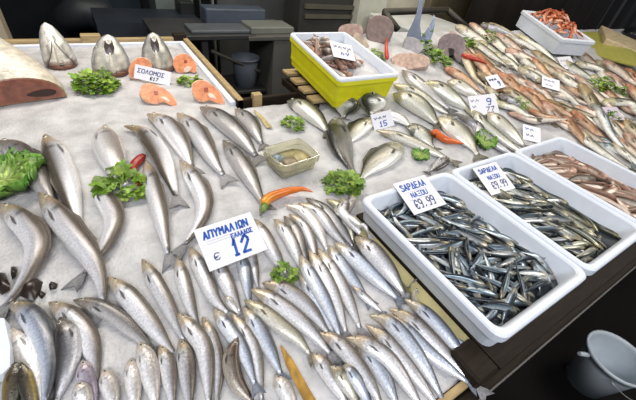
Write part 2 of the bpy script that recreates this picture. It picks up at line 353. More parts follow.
# white fish boxes
def rrect(x0, x1, y0, y1, r, z, k=5):
    P = []
    for cx, cy, a in ((x1-r, y1-r, 0), (x0+r, y1-r, 90), (x0+r, y0+r, 180), (x1-r, y0+r, 270)):
        for i in range(k): th = math.radians(a+90*i/(k-1)); P.append((cx+r*math.cos(th), cy+r*math.sin(th), z))
    return P
def tray(name, x0, x1, y0, y1, z0, z1, t, m, floor=.012, taper=.012, lip=.012, r=.03, xf=None, loc=None):
    L = [rrect(x0+taper, x1-taper, y0+taper, y1-taper, r*.8, z0), rrect(x0+.006, x1-.006, y0+.006, y1-.006, r, z1-.026), rrect(x0, x1, y0, y1, r, z1-.024),
         rrect(x0, x1, y0, y1, r, z1-.004), rrect(x0+.004, x1-.004, y0+.004, y1-.004, r, z1), rrect(x0+t-.004, x1-t+.004, y0+t-.004, y1-t+.004, r*.8, z1), rrect(x0+t, x1-t, y0+t, y1-t, r*.8, z1-.004),
         rrect(x0+t+lip, x1-t-lip, y0+t+lip, y1-t-lip, r*.7, z0+floor)]
    n = len(L[0]); V = sum(L, []); f = [list(range(n))[::-1], list(range(7*n, 8*n))]
    for q in range(7):
        for k in range(n): f.append([q*n+k, q*n+(k+1) % n, (q+1)*n+(k+1) % n, (q+1)*n+k])
    if xf is not None: V = [xf(p) for p in V]
    return mesh(name, V, f, m, None, False, None, loc if loc is not None else ((x0+x1)/2, (y0+y1)/2, z0))
def rect_floor(x0, x1, y0, y1, z):
    i0, j0 = gi(x0, y0); i1, j1 = gi(x1, y1); H[i0:i1, j0:j1] = z
B1 = tag(tray('fish_box', .0, .396, .0, .5, .030, .10, .020, M_foam), 'white foam box heaped with sardines, next to the silver hake pile', 'box', 'white boxes of small fish on the front edge')
B2 = tag(tray('fish_box', .403, .79, .0, .5, .030, .10, .020, M_foam), 'white foam box of sardines between the other two white boxes of small fish', 'box', 'white boxes of small fish on the front edge')
B3 = tag(tray('fish_box', .80, 1.19, .0, .5, .030, .10, .020, M_foam), 'white foam box holding reddish brown small fish', 'box', 'white boxes of small fish on the front edge')
M_heap_shade = mat('heap_shade', (.035, .042, .05), rough=.12)  # dark sheets added on the box floors for the shade between fish
for bo, x0 in ((B1, .0), (B2, .403), (B3, .80)):
    mesh('heap_shade', np.array(rrect(x0+.031, x0+.357, .031, .469, .02, .0475))-np.array(bo.location), [list(range(20))], M_heap_shade if bo is not B3 else mat('brown_heap_shade', (.16, .10, .07), rough=.2), bo, False)
# plinth under the boxes (they stand proud of the ice)
part('box_shelf', .008, 1.22, -.03, .5, -.012, .029, M_woodd)
# yellow crate, tilted with the slope
ct, sn = math.cos(.121), math.sin(.121); oY = np.array([.30, 1.078, .202])
def xfY(p): q = np.array(p); return oY + np.array([q[0], q[1]*ct - q[2]*sn, q[1]*sn + q[2]*ct])
YB = tag(tray('fish_crate', 0, .352, 0, .485, -.142, 0, .012, M_yellow, floor=.03, taper=.02, lip=.002, r=.02, xf=xfY, loc=(.476, 1.32, .09)), 'bright yellow plastic crate with white rim holding squid on ice', 'crate')
def liner(x0, x1, y0, y1):
    L = [rrect(x0-.019, x1+.019, y0-.019, y1+.019, .02, -.004), rrect(x0-.019, x1+.019, y0-.019, y1+.019, .02, .003), rrect(x0-.015, x1+.015, y0-.015, y1+.015, .02, .009), rrect(x0-.002, x1+.002, y0-.002, y1+.002, .016, .009), rrect(x0, x1, y0, y1, .016, .004), rrect(x0+.010, x1-.010, y0+.010, y1-.010, .014, -.068)]
    n = len(L[0]); f = [list(range(5*n, 6*n))] + [[q*n+k, q*n+(k+1) % n, (q+1)*n+(k+1) % n, (q+1)*n+k] for q in range(5) for k in range(n)]
    return np.array([xfY(p) for p in sum(L, [])]), f
v, f = liner(.019, .333, .019, .466); tag(mesh('liner', v-np.array(YB.location), f, M_foam, YB, False), 'white foam lining with rolled rim')
for (x, y) in ((.05, 0), (.20, 0)): pass
def crateH(x0, x1, y0, y1, inset, top):
    """heap height of the yellow crate"""
    for x in np.arange(0, .352, .003):
        for y in np.arange(0, .485, .003):
            z = 0 if (x < .02 or x > .332 or y < .02 or y > .465) else -.032
            p = xfY((x, y, z)); i, j = gi(p[0], p[1]); H[i, j] = p[2]
gm = MB()
for i in range(16):
    for j in range(22): gm.v.append(tuple(xfY((.028+.296*i/15, .028+.429*j/21, -.034+.012*mn.noise((i*.6, j*.6, 1)))))); gm.c.append((1, 1, 1))
gm.f = [[i*22+j, (i+1)*22+j, (i+1)*22+j+1, i*22+j+1] for i in range(15) for j in range(21)]
tag(gm.build('ice_fill', M_ice, None, True, loc=(.476, 1.32, .15)), 'crushed ice filling the yellow crate', 'ice', kind='stuff')
pb = empty('wooden_crate', (.47, 1.36, 0)); tag(pb, 'low wooden slat crate under the bright yellow crate', 'crate')
for k in range(4): MB().box(-.19, .17, -.13+k*.09, -.06+k*.09, .035+k*.011, .05+k*.011, .002).build('slat', M_wood, pb)
for x in (-.19, .13): MB().box(x, x+.04, -.13, .21, -.0, .036, .002).build('runner', M_woodd, pb)
# far white box of prawns
ca, sa = math.cos(-.288), math.sin(-.288); cW, sW = math.cos(.173), math.sin(.173)
def xfW(p): y_, z_ = p[1]*cW-p[2]*sW, p[1]*sW+p[2]*cW; return np.array([2.352+p[0]*ca-y_*sa, 1.212+p[0]*sa+y_*ca, .296+z_])
WB = tag(tray('prawn_box', 0, .333, 0, .505, -.115, 0, .025, M_foam, floor=.03, r=.015, xf=xfW, loc=(2.58, 1.41, .21)), 'white foam box of red prawns standing behind the heaped fish', 'box')
# ------------------------------------------------------------------ behind the stall
def bgbox(name, u0, v0, u1, v1, y, dy, m, label=None, cat=None, kind=None, down=None, b=0., up=None):
    """a box whose front face, at depth y, spans two photograph corners"""
    a, c = at_y(u0, v0, y), at_y(u1, v1, y); x0, x1 = sorted((a[0], c[0])); z0, z1 = sorted((a[2], c[2]))
    if down is not None: z0 = down
    if up is not None: z1 = up
    o = MB().box(x0, x1, y, y+dy, z0, z1, b).build(name, m, None, loc=((x0+x1)/2, y+dy/2, z0)); return tag(o, label, cat, None, kind)
def flatm(n, c, **k): return mat(n, c, **{**dict(rough=.5, noise=.15, nscale=6), **k})
tb = empty('back_counter', (.2, 3.0, -.85)); tag(tb, 'dark work counter with open shelf standing behind the stall', 'counter')
def tpart(name, x0, x1, y0, y1, z0, z1, m, b=.004): return MB().box(x0-.2, x1-.2, y0-3.0, y1-3.0, z0+.85, z1+.85, b).build(name, m, tb)
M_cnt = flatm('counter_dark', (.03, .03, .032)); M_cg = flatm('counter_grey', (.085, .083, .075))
tpart('top', -.15, .62, 2.72, 3.25, -.10, -.07, M_cnt); tpart('edge_strip', -.15, .62, 2.705, 2.72, -.095, -.062, M_cnt)
tpart('leg', .18, .23, 2.74, 2.79, -.85, -.10, M_cnt); tpart('leg', -.14, -.09, 2.74, 2.79, -.85, -.10, M_cnt); tpart('leg', .18, .23, 3.15, 3.2, -.85, -.10, M_cnt)
tpart('shelf', -.12, .78, 2.80, 3.22, -.60, -.57, M_cnt)
tpart('side_panel', .78, 1.02, 2.70, 3.25, -.85, -.105, M_cg); tpart('top', .55, 1.05, 2.69, 3.26, -.105, -.072, M_cg)
d = MB(); d.tube([(.28, 2.86, -.22), (.72, 2.86, -.42)], .016); tag(d.build('wooden_bar', flatm('bar_wood', (.06, .055, .045)), None), 'thin bar slanting across the opening under the dark counter', 'bar')
tag(bx('folded_sheet', .12, .60, 2.78, 3.0, -.070, -.045, flatm('sheet_grey', (.08, .09, .10)), b=.006), 'grey folded plastic sheet lying on the dark counter', 'sheet')
tag(bx('paper_stack', .60, 1.0, 2.76, 3.0, -.072, -.02, flatm('sheet_pale', (.16, .165, .145)), b=.006), 'pale stack of paper on the end of the dark counter', 'paper')
tag(bx('plastic_tray', .32, .86, 3.05, 3.22, -.07, .05, flatm('tray_blue', (.06, .075, .105)), b=.01), 'blue grey plastic tray at the back of the dark counter', 'tray')
def pail(name, c, r0, r1, h, m, label, hm=None, lug=True):
    n = 32; V = []; prof = [(r0, 0), (r0*.2+r1*.8, h*.8), (r1, h*.93), (r1*1.06, h*.935), (r1*1.07, h), (r1*.99, h), (r1*.95, h*.93), (r0*.95, .012)]
    for r, z in prof:
        for k in range(n): V.append((c[0]+r*math.cos(2*math.pi*k/n), c[1]+r*math.sin(2*math.pi*k/n), c[2]+z))
    f = [[q*n+k, q*n+(k+1) % n, (q+1)*n+(k+1) % n, (q+1)*n+k] for q in range(len(prof)-1) for k in range(n)] + [list(range(n))[::-1], list(range(7*n, 8*n))]
    o = tag(mesh(name, V, f, m, None, True, None, c), label, 'bucket')
    return o
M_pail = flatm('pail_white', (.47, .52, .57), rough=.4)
pl = pail('bucket', np.array([1.10, -.25, -.85]), .085, .120, .25, M_pail, 'white plastic bucket on the dark floor in front of the stall')
hb = MB(); hb.tube([(-.10+.0, .075, .225), (-.122, .092, .225), (-.138, .10, .228)], [.010, .011, .009]); hb.build('handle_lug', M_pail, pl)
wr = MB(); wr.tube([(-.125*math.cos(a)+.0, -.02-.145*math.sin(a), .225-.06*math.sin(a)) for a in np.linspace(0.1, math.pi-.1, 18)], .0022, 6); wr.build('wire_handle', M_steel, pl, True)
pail('bucket', np.array([.62, 2.95, -.568]), .10, .12, .26, flatm('pail_shaded', (.16, .18, .22)), 'white bucket with shade in its grey colour on the shelf under the dark counter')  # white bucket, its colour greyed for the shade under the counter
# dim things along the back wall
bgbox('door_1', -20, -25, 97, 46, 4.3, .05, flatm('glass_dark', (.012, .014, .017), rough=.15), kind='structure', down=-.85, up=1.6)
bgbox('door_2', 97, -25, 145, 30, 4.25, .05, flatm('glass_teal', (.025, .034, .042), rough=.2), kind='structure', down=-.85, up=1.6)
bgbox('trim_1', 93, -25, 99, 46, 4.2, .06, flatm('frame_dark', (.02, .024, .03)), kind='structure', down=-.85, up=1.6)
g = MB(); g.tube([at_y(60, 22, 4.0), at_y(82, 10, 4.0), at_y(100, 14, 4.0), at_y(120, 26, 4.0)], [.10, .15, .16, .10], 12); tag(g.build('glass_reflection', flatm('reflection_grey', (.022, .026, .03)), None, True), 'dark grey curved shape standing for a reflection in the dark glass behind the salmon heads', 'coat')  # tube added as the grey curved reflection in the dark glass
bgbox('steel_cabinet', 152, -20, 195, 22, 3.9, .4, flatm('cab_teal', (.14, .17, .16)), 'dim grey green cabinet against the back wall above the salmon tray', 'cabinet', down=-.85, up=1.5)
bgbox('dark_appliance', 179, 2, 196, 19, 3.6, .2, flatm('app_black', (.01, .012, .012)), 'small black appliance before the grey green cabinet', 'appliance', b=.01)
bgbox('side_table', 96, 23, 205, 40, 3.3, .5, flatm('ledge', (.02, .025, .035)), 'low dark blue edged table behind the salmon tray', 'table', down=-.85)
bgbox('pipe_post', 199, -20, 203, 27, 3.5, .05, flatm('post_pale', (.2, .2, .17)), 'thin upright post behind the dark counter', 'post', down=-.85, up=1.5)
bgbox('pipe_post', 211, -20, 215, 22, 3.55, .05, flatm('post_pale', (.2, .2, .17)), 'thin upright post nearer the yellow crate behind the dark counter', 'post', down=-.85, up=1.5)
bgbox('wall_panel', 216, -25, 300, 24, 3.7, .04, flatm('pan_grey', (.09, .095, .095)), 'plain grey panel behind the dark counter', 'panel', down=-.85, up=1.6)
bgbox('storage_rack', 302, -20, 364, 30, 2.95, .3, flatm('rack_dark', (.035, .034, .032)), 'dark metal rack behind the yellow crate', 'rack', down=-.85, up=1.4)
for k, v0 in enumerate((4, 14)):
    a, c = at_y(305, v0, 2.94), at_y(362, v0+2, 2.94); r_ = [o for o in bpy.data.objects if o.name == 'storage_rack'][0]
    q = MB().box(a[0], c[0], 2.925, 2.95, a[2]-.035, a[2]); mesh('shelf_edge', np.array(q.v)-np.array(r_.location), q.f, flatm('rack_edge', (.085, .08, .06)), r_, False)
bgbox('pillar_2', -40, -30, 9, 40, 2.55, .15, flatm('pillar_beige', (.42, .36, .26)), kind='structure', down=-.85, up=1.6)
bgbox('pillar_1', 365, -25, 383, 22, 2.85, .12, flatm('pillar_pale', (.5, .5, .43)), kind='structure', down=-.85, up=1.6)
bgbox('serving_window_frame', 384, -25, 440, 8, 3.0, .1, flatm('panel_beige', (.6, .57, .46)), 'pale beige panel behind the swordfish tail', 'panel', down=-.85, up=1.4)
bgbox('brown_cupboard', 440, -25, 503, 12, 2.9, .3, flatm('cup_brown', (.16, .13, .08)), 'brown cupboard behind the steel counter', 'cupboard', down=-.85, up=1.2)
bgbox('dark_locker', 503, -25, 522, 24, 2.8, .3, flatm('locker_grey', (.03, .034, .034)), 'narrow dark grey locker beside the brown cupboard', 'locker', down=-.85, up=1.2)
sc = bx('steel_counter', 1.85, 2.68, 2.0, 2.8, -.85, .10, flatm('counter_steel', (.6, .62, .60), rough=.4), label='pale steel counter behind the swordfish tail', cat='counter', b=.008)
# dark pvc curtain
V = []; f = []
for i in range(80):
    x = 2.74+6.0*i/79; y = 2.35+.05*math.sin(i*1.1)+.03*math.sin(i*2.3)
    for z in (-.85, .3, 1.8): V.append((x, y-.0*z, z))
for i in range(79):
    for k in range(2): f.append([i*3+k, i*3+3+k, i*3+4+k, i*3+1+k])
tag(mesh('plastic_curtain', V, f, flatm('curtain_dark', (.018, .014, .012), rough=.35)), 'dark brown plastic curtain hanging behind the prawn box', 'curtain')
# ------------------------------------------------------------------ greens, peppers, cut fish
def greens(name, u, v, rpx, label, cat='parsley', n=70, hgt=.8, kind='parsley', group=None, tint=(1, 1, 1)):
    p = hit(u, v, 0); R = rpx*depth(p)/F; tint = np.array(tint)
    V = []; Fc = []; col = []
    z0 = float(hh(p[0], p[1]))
    def ground(x, y): return max(float(hh(x, y)), z0-.02)
    stems = MB()
    if kind == 'parsley':
        for k in range(n):
            a = rng.uniform(0, 2*math.pi); rr = R*math.sqrt(rng.uniform(0, 1)); x, y = p[0]+rr*math.cos(a), p[1]+rr*math.sin(a)
            z = ground(x, y) + R*hgt*rng.uniform(.08, 1)*(1-(rr/R)**2*.75) + .002
            c = np.array((x, y, z)); s = R*rng.uniform(.30, .48); yaw = a+rng.normal(0, .7); pit = rng.uniform(-.5, .8)
            f_ = np.array((math.cos(yaw)*math.cos(pit), math.sin(yaw)*math.cos(pit), math.sin(pit))); l_ = nrm(np.cross((0, 0, 1), f_)); u_ = np.cross(f_, l_)
            lobes = [(0, 0, 0), (.35, .42, .1), (.25, .75, -.05), (.75, .62, .12), (.8, .25, .05), (1.15, .3, -.12), (1.35, 0, -.1), (1.15, -.3, -.12), (.8, -.25, .05), (.75, -.62, .12), (.25, -.75, -.05), (.35, -.42, .1)]
            b = len(V); V += [c+f_*s*q[0]+l_*s*q[1]+u_*s*(q[2]+.0) for q in lobes]; V.append(c+f_*s*.6+u_*s*.12)
            Fc += [[b+12, b+i, b+(i+1) % 12] for i in range(12)]
            g = rng.uniform(.55, 1.35); base = np.array((.13, .24, .022))*tint*g + (np.array((.10, .12, .02)) if rng.random() < .25 else 0); col += [base*rng.uniform(.75, 1.2) for _ in range(13)]
        for k in range(6):
            a = rng.uniform(0, 2*math.pi); e = np.array((p[0]+R*.7*math.cos(a), p[1]+R*.7*math.sin(a), 0)); e[2] = ground(e[0], e[1])+R*hgt*.4
            s0 = np.array((p[0], p[1], z0+.003)); stems.tube([s0, (s0+e)/2+np.array((0, 0, R*.3)), e], R*.03, 5, (.22, .34, .06))
    else:   # ruffled lettuce leaves
        for k in range(n):
            a = 2*math.pi*k/n+rng.uniform(-.3, .3); b = len(V); nu, nv = 11, 23; el = rng.uniform(.2, .95); Ls = R*rng.uniform(.8, 1.1)
            for i in range(nu):
                t = i/(nu-1); wd = Ls*.55*math.sin(math.pi*min(1, .12+t*.8))
                for j in range(nv):
                    s = 2*j/(nv-1)-1; ru = R*.17*t*abs(s)**.7*math.sin(j*1.55+i*.9+k*2.1)
                    rad = Ls*t*math.cos(el*(1-t*.5)); x = p[0]+rad*math.cos(a)-s*wd*math.sin(a); y = p[1]+rad*math.sin(a)+s*wd*math.cos(a)
                    V.append(np.array((x, y, ground(x, y)*.5+z0*.5+.004+R*hgt*.9*math.sin(el)*t**.8+ru+R*.08*k/n)))
                    rib = math.exp(-(s/.12)**2); g = (1-rib*(1-t))*(.5+.5*t); pale = np.array((.45, .52, .16)); dk = np.array((.10, .25, .03)); col.append((pale*(1-g)+dk*g)*rng.uniform(.75, 1.25)*(.75+.45*math.sin(j*1.55+i*.9+k*2.1)))  # ruffle troughs darker: shade painted into the leaf colour
            Fc += [[b+i*nv+j, b+i*nv+j+1, b+(i+1)*nv+j+1, b+(i+1)*nv+j] for i in range(nu-1) for j in range(nv-1)]
    o = empty(name, tuple(p[:2])+(z0,)); tag(o, label, cat, group)
    loc = np.array(o.location); mesh('leaves', np.array(V)-loc, Fc, M_green, o, True, np.array(col))
    if stems.v: q = MB(); q.v = [tuple(np.array(a)-loc) for a in stems.v]; q.f = stems.f; q.c = stems.c; q.build('stem', M_green, o, True)
    return o
def pepper(name, px, w0, label, c0, c1, stem=None, lift=.0, cat='pepper'):
    px = smooth_poly(px, 14); P = [];
    for i, (u, v) in enumerate(px): P.append(hit(u, v, .006))
    P = np.array(P); r = w0/2*depth(P[0])/F; P[:, 2] = np.convolve(np.r_[P[0, 2], P[0, 2], P[:, 2], P[-1, 2], P[-1, 2]], np.ones(5)/5, 'valid') + r*.4+lift
    t = np.linspace(0, 1, 14); rr = r*np.interp(t, [0, .06, .2, .6, .9, 1], [.55, .9, 1, .75, .35, .08]); loc = P[6].copy()
    g = MB(); g.tube(P-loc, rr, 10); col = np.repeat(np.array([np.array(c0)*(1-q)+np.array(c1)*q for q in np.clip(t*3, 0, 1)]), 10, 0)
    o = tag(mesh(name, g.v, g.f, M_pepper, None, True, col), label, cat); o.location = loc
    for i in range(14): stamp(P[i, 0], P[i, 1], P[i, 2]+rr[i])
    if stem is not None:
        d = nrm(P[0]-P[2]); s = MB(); s.tube([P[0]-loc-d*r*.4, P[0]-loc+d*r*.6, P[0]-loc+d*r*1.6+np.array((0, 0, r*.3))], [r*.8, r*.55, r*.22], 8); s.c = [stem]*len(s.v); s.build('stem', M_pepper, o, True)
    return o
def hdir(p): d = EYE-np.asarray(p); d[2] = 0; return nrm(d)
def slab(name, px, base, eps, thick, cols, m, label, cat, parts=(), lift=.0, rim=None, group=None):
    """a cut piece: outline drawn on a plane through the point under BASE, whose normal rises EPS degrees; extruded backwards"""
    o0 = hit(*base) + np.array((0, 0, lift)); n = hdir(o0)*math.cos(math.radians(eps)) + np.array((0, 0, 1))*math.sin(math.radians(eps))
    def onp(pts, off=0.): return np.array([at_plane(u, v, o0, n) + n*off for u, v in pts])
    A = onp(px); A = smooth_poly(np.vstack([A, A[:1]]), len(px)*3+1)[:-1]; k = len(A); c = A.mean(0)
    inner = c+(A-c)*.93+n*thick*.06; back = A-n*thick; bi = c+(A-c)*.9-n*thick*1.04
    # front cap, rounded rim, back cap
    V = np.vstack([inner, A, back, bi]); f = [list(range(k)), list(range(3*k, 4*k))[::-1]] + [[q*k+(i+1) % k, q*k+i, (q+1)*k+i, (q+1)*k+(i+1) % k] for q in range(3) for i in range(k)]
    area = sum(A[i][0]*A[(i+1) % k][1]-A[(i+1) % k][0]*A[i][1] for i in range(k))
    if area < 0: pass
    flesh, skin = cols; col = np.vstack([np.tile(flesh, (k, 1)), np.tile(flesh if rim is None else rim, (k, 1)), np.tile(skin, (2*k, 1))])*rng.uniform(.88, 1.12, (4*k, 1))
    loc = V.mean(0); o = tag(mesh(name, V, f, m, None, False, col, loc), label, cat, group)
    for pn, ppx, pc, off in parts:
        B = onp(ppx, thick*.06+off); B = smooth_poly(np.vstack([B, B[:1]]), len(ppx)*3+1)[:-1]; kb = len(B); cb = B.mean(0)
        mesh(pn, np.vstack([B-n*.004, cb+(B-cb)*.9])-loc, [list(range(kb, 2*kb))] + [[i, (i+1) % kb, kb+(i+1) % kb, kb+i] for i in range(kb)], m, o, False, np.tile(pc, (2*kb, 1)))
    for a in np.linspace(0, 1, 8):
        for q in np.linspace(.1, 1, 6):
            pt = c+(A-c)*q-n*thick*a; stamp(pt[:, 0], pt[:, 1], pt[:, 2])
    return o
# tuna chunk
p0 = at_z(22, 103, 0); VW = nrm(np.array((EYE[0]-p0[0], EYE[1]-p0[1], 0))); SD = np.array((-VW[1], VW[0], 0))   # SD points to the stall's salmon side
if (at_z(60, 100, 0)-p0) @ SD < 0: SD = -SD
secs = [(0, .155, .10, 0, 0), (.05, .165, .135, -.005, .0), (.13, .165, .18, -.03, .0), (.22, .15, .215, -.06, .0), (.31, .125, .225, -.09, .01), (.37, .08, .19, -.11, .02)]
m_ = 18; V = []; col = []
for d_, hw, ht, dx, zz in secs:
    for k in range(m_):
        th = math.pi*k/(m_-1); V.append(p0 - VW*d_ + SD*(dx+hw*math.cos(th)) + np.array((0, 0, zz+ht*math.sin(th)**.8)))
        q = .5-.5*math.cos(th); base = mixc(np.array((.50, .43, .32)), np.array((.56, .52, .44)), math.sin(th)); base = mixc(base, np.array((.10, .105, .11)), float(sstep((q-.36-.22*(1-d_/.37))/.25))); col.append(base)
f = [[i*m_+k, i*m_+k+1, (i+1)*m_+k+1, (i+1)*m_+k] for i in range(len(secs)-1) for k in range(m_-1)] + [list(range((len(secs)-1)*m_, len(secs)*m_))]
loc = p0-VW*.18
tn = tag(mesh('tuna_piece', V, f, M_wet, None, True, np.array(col), loc), 'huge cut piece of fish with beige skin and reddish brown cut face on the ice', 'fish piece')
fr = np.array(V[:m_]); cc = fr.mean(0)
ring = [cc+(q-cc)*s+VW*o_ for s, o_ in ((1, 0), (.86, .004), (.4, .003)) for q in fr]
mesh('cut_face', np.array(ring+[cc+VW*.002])-loc, [[a*m_+k, a*m_+k+1, (a+1)*m_+k+1, (a+1)*m_+k] for a in range(2) for k in range(m_-1)] + [[2*m_+k, 2*m_+k+1, 3*m_] for k in range(m_-1)] + [[0, m_, 2*m_, 3*m_, 3*m_-1, 2*m_-1, m_-1]], M_wet, tn, True,
     np.vstack([np.tile((.30, .17, .10), (m_, 1)), np.tile((.235, .085, .055), (m_, 1)), np.tile((.21, .075, .05), (m_+1, 1))]))
hc = p0+SD*.075+VW*.006+np.array((0, 0, .03)); mesh('dark_cavity', [hc+SD*.05*math.cos(a)+np.array((0, 0, 1))*.014*math.sin(a)*(1+.3*math.cos(a))-loc for a in np.linspace(0, 2*math.pi, 16, endpoint=False)], [list(range(16))], mat('dark_flesh', (.035, .015, .012), rough=.3), tn, False)
for V_ in V: stamp(V_[0], V_[1], V_[2])
# salmon heads
def salmon_head(u, v, wpx, hpx, lean, label, bright):
    p = hit(u, v); sc_ = depth(p)/F; R = wpx/2*sc_; h = hpx*sc_*1.12; vw = hdir(p); sd = np.array((-vw[1], vw[0], 0)); K, Mm = 16, 24
    V = []; col = []
    for i in range(K):
        t = i/(K-1); r = R*np.interp(t, [0, .12, .35, .6, .8, .92, .98, 1], [1.0, 1.05, .98, .80, .55, .36, .2, .06]); ax = p + np.array((0, 0, h*t)) + (sd*lean[0]+vw*lean[1])*h*t*t
        for k in range(Mm):
            a = 2*math.pi*k/Mm; ca_, sa_ = math.cos(a), math.sin(a); rad = r*(1+.12*(abs(a-math.pi) < .5)); 
            fr_ = .78 if ca_ > 0 else 1.05
            V.append(ax + vw*rad*ca_*fr_ + sd*rad*sa_*.92)
            aa = abs((a+math.pi) % (2*math.pi)-math.pi)
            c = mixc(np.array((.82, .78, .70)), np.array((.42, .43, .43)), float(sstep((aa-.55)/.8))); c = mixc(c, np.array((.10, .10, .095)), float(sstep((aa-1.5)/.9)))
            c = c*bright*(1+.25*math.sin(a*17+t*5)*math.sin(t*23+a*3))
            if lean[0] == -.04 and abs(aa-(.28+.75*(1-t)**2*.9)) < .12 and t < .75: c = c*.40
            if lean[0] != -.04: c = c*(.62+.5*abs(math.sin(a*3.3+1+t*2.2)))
            if t < .14: c = mixc(c, np.array((.16, .07, .045)), .75)
            if t > .55 and aa < .22: c = mixc(c, np.array((.62, .58, .52)), .5)
            col.append(c)
    f = [[i*Mm+k, i*Mm+(k+1) % Mm, (i+1)*Mm+(k+1) % Mm, (i+1)*Mm+k] for i in range(K-1) for k in range(Mm)] + [list(range((K-1)*Mm, K*Mm)), list(range(Mm))[::-1]]
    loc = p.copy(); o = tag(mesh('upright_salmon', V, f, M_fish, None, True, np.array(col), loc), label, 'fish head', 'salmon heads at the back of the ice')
    for s in (-1, 1):
        c = p + np.array((0, 0, h*.66)) + (sd*lean[0]+vw*lean[1])*h*.43 + sd*s*R*.56 + vw*R*.10; a3 = nrm(sd*s+vw*.25); a1 = np.array((0, 0, 1.)); a2 = np.cross(a3, a1)
        v_, fc = ball(c, (a1, a2, a3), (R*.15, R*.15, R*.06)); e = mesh('eye', np.array(v_)-loc, fc, M_ring, o); v_, fc = ball(c+a3*R*.03, (a1, a2, a3), (R*.09, R*.09, R*.05)); mesh('pupil', np.array(v_)-loc, fc, M_eye, e)
    tt_ = [0, .12, .35, .6, .8, .92, .98, 1]; rr_ = [1.0, 1.05, .98, .80, .55, .36, .2, .06]
    def sp_(t, a, k=1.01):
        r = R*np.interp(t, tt_, rr_)*k; ax = p + np.array((0, 0, h*t)) + (sd*lean[0]+vw*lean[1])*h*t*t
        return ax + vw*r*math.cos(a)*(.78 if math.cos(a) > 0 else 1.05) + sd*r*math.sin(a)*.92 - loc
    dkm = mat('gill_dark', (.13, .10, .08), rough=.4)
    for s in ((-1, 1) if lean[0] == -.04 else ()):
        g = MB(); g.tube([sp_(t, s*(.10+.95*(1-t/.66)**1.3)) for t in np.linspace(.66, .05, 10)], [R*.015]+[R*.03]*7+[R*.05, R*.06], 6); g.build('gill_slit', dkm, o, True)
    g = MB(); g.tube([sp_(t, 0.0, 1.0) for t in np.linspace(.62, .10, 8)], [R*.03, R*.07, R*.10, R*.13, R*.15, R*.17, R*.18, R*.12], 8); tag(g.build('throat_ridge', mat('throat_pale', (.62, .57, .49), rough=.35, noise=.2, nscale=80), o, True), 'pale throat ridge')
    g = MB(); g.tube([sp_(.04, a, 1.0) for a in np.linspace(-.8, .8, 9)], [R*.06, R*.12, R*.15, R*.16, R*.16, R*.16, R*.15, R*.12, R*.06], 8); g.build('cut_edge', mat('cut_brown', (.16, .07, .045), rough=.35), o, True)
    if lean[0] != -.04:    # jaws apart: dark gullet between them
        q_ = [sp_(.985, 0)] + [sp_(t, w_, 1.03) for t, w_ in ((.88, .45), (.74, .42), (.60, .22))] + [sp_(.55, 0, 1.03)] + [sp_(t, -w_, 1.03) for t, w_ in ((.60, .22), (.74, .42), (.88, .45))]
        mesh('gullet', np.array(q_+[sp_(.76, 0, 1.06)]), [[i, (i+1) % 8, 8] for i in range(8)], mat('mouth_dark', (.05, .035, .03), rough=.3), o, False)
    mo = p + np.array((0, 0, h*.90)) + (sd*lean[0]+vw*lean[1])*h*.8
    v_, fc = ball(mo+vw*R*.10, (sd, np.array((0, 0, 1.)), vw), (R*.10, R*.13, R*.16)); mesh('mouth', np.array(v_)-loc, fc, mat('mouth_dark', (.05, .035, .03), rough=.3), o)
    for V_ in V: stamp(V_[0], V_[1], V_[2])
    return o
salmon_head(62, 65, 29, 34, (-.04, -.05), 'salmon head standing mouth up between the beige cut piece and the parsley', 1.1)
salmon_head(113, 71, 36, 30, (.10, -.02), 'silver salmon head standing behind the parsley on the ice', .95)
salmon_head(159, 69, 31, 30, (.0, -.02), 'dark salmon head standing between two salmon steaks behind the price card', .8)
OR, SK, RIMC = np.array((.62, .24, .12)), np.array((.32, .33, .33)), np.array((.66, .42, .30))
BON = [('backbone', None, (.60, .36, .26))]
def steak(px, base, label, eps, bone, belly): 
    return slab('salmon_steak', px, base, eps, .03, (OR, SK), M_wet, label, 'salmon steak', [('backbone', bone, (.30, .07, .05), .0015), ('belly_lining', belly, (.70, .55, .46), .001)], rim=RIMC, lift=.008, group='salmon steaks on the ice')
steak([(129, 77), (129, 68), (134, 60), (142, 57), (149, 60), (152, 66), (146, 74), (138, 80)], (138, 80), 'salmon steak standing half hidden behind the salmon price card', 40, [(138, 66), (142, 65), (143, 68), (139, 69)], [(139, 72), (143, 71), (142, 75), (139, 76)])
steak([(173, 65), (174, 58), (180, 54), (187, 54), (194, 60), (197, 67), (195, 73), (189, 71), (183, 73), (177, 72)], (185, 73), 'salmon steak nearest the wooden tray corner, beyond the small parsley', 42, [(184, 60), (187, 60), (187, 63), (184, 63)], [(184, 68), (188, 66), (192, 68), (188, 72), (184, 72)])
steak([(139, 94), (141, 86), (148, 83), (157, 85), (168, 91), (176, 100), (176, 107), (170, 105), (164, 102), (155, 104), (145, 101)], (158, 104), 'largest salmon steak lying in front of the salmon price card', 58, [(154, 91), (158, 92), (158, 95), (154, 95)], [(160, 97), (165, 97), (171, 102), (166, 101)])
steak([(192, 92), (192, 84), (198, 80), (206, 81), (215, 87), (222, 95), (224, 104), (216, 103), (209, 100), (203, 102), (196, 99)], (206, 103), 'salmon steak beside the wooden side rail, in front of the small parsley', 55, [(204, 88), (208, 88), (208, 92), (204, 92)], [(207, 94), (211, 93), (217, 99), (210, 98)])
greens('parsley_bunch', 96, 87, 17, 'large curly parsley bunch between the salmon heads and the ice front', n=120)
greens('parsley_bunch', 190, 83, 10, 'small parsley sprig between the salmon steaks', n=50, hgt=.5)
# ------------------------------------------------------------------ far chunks
PUR = np.array((.19, .135, .125)); PSK = np.array((.06, .055, .055))
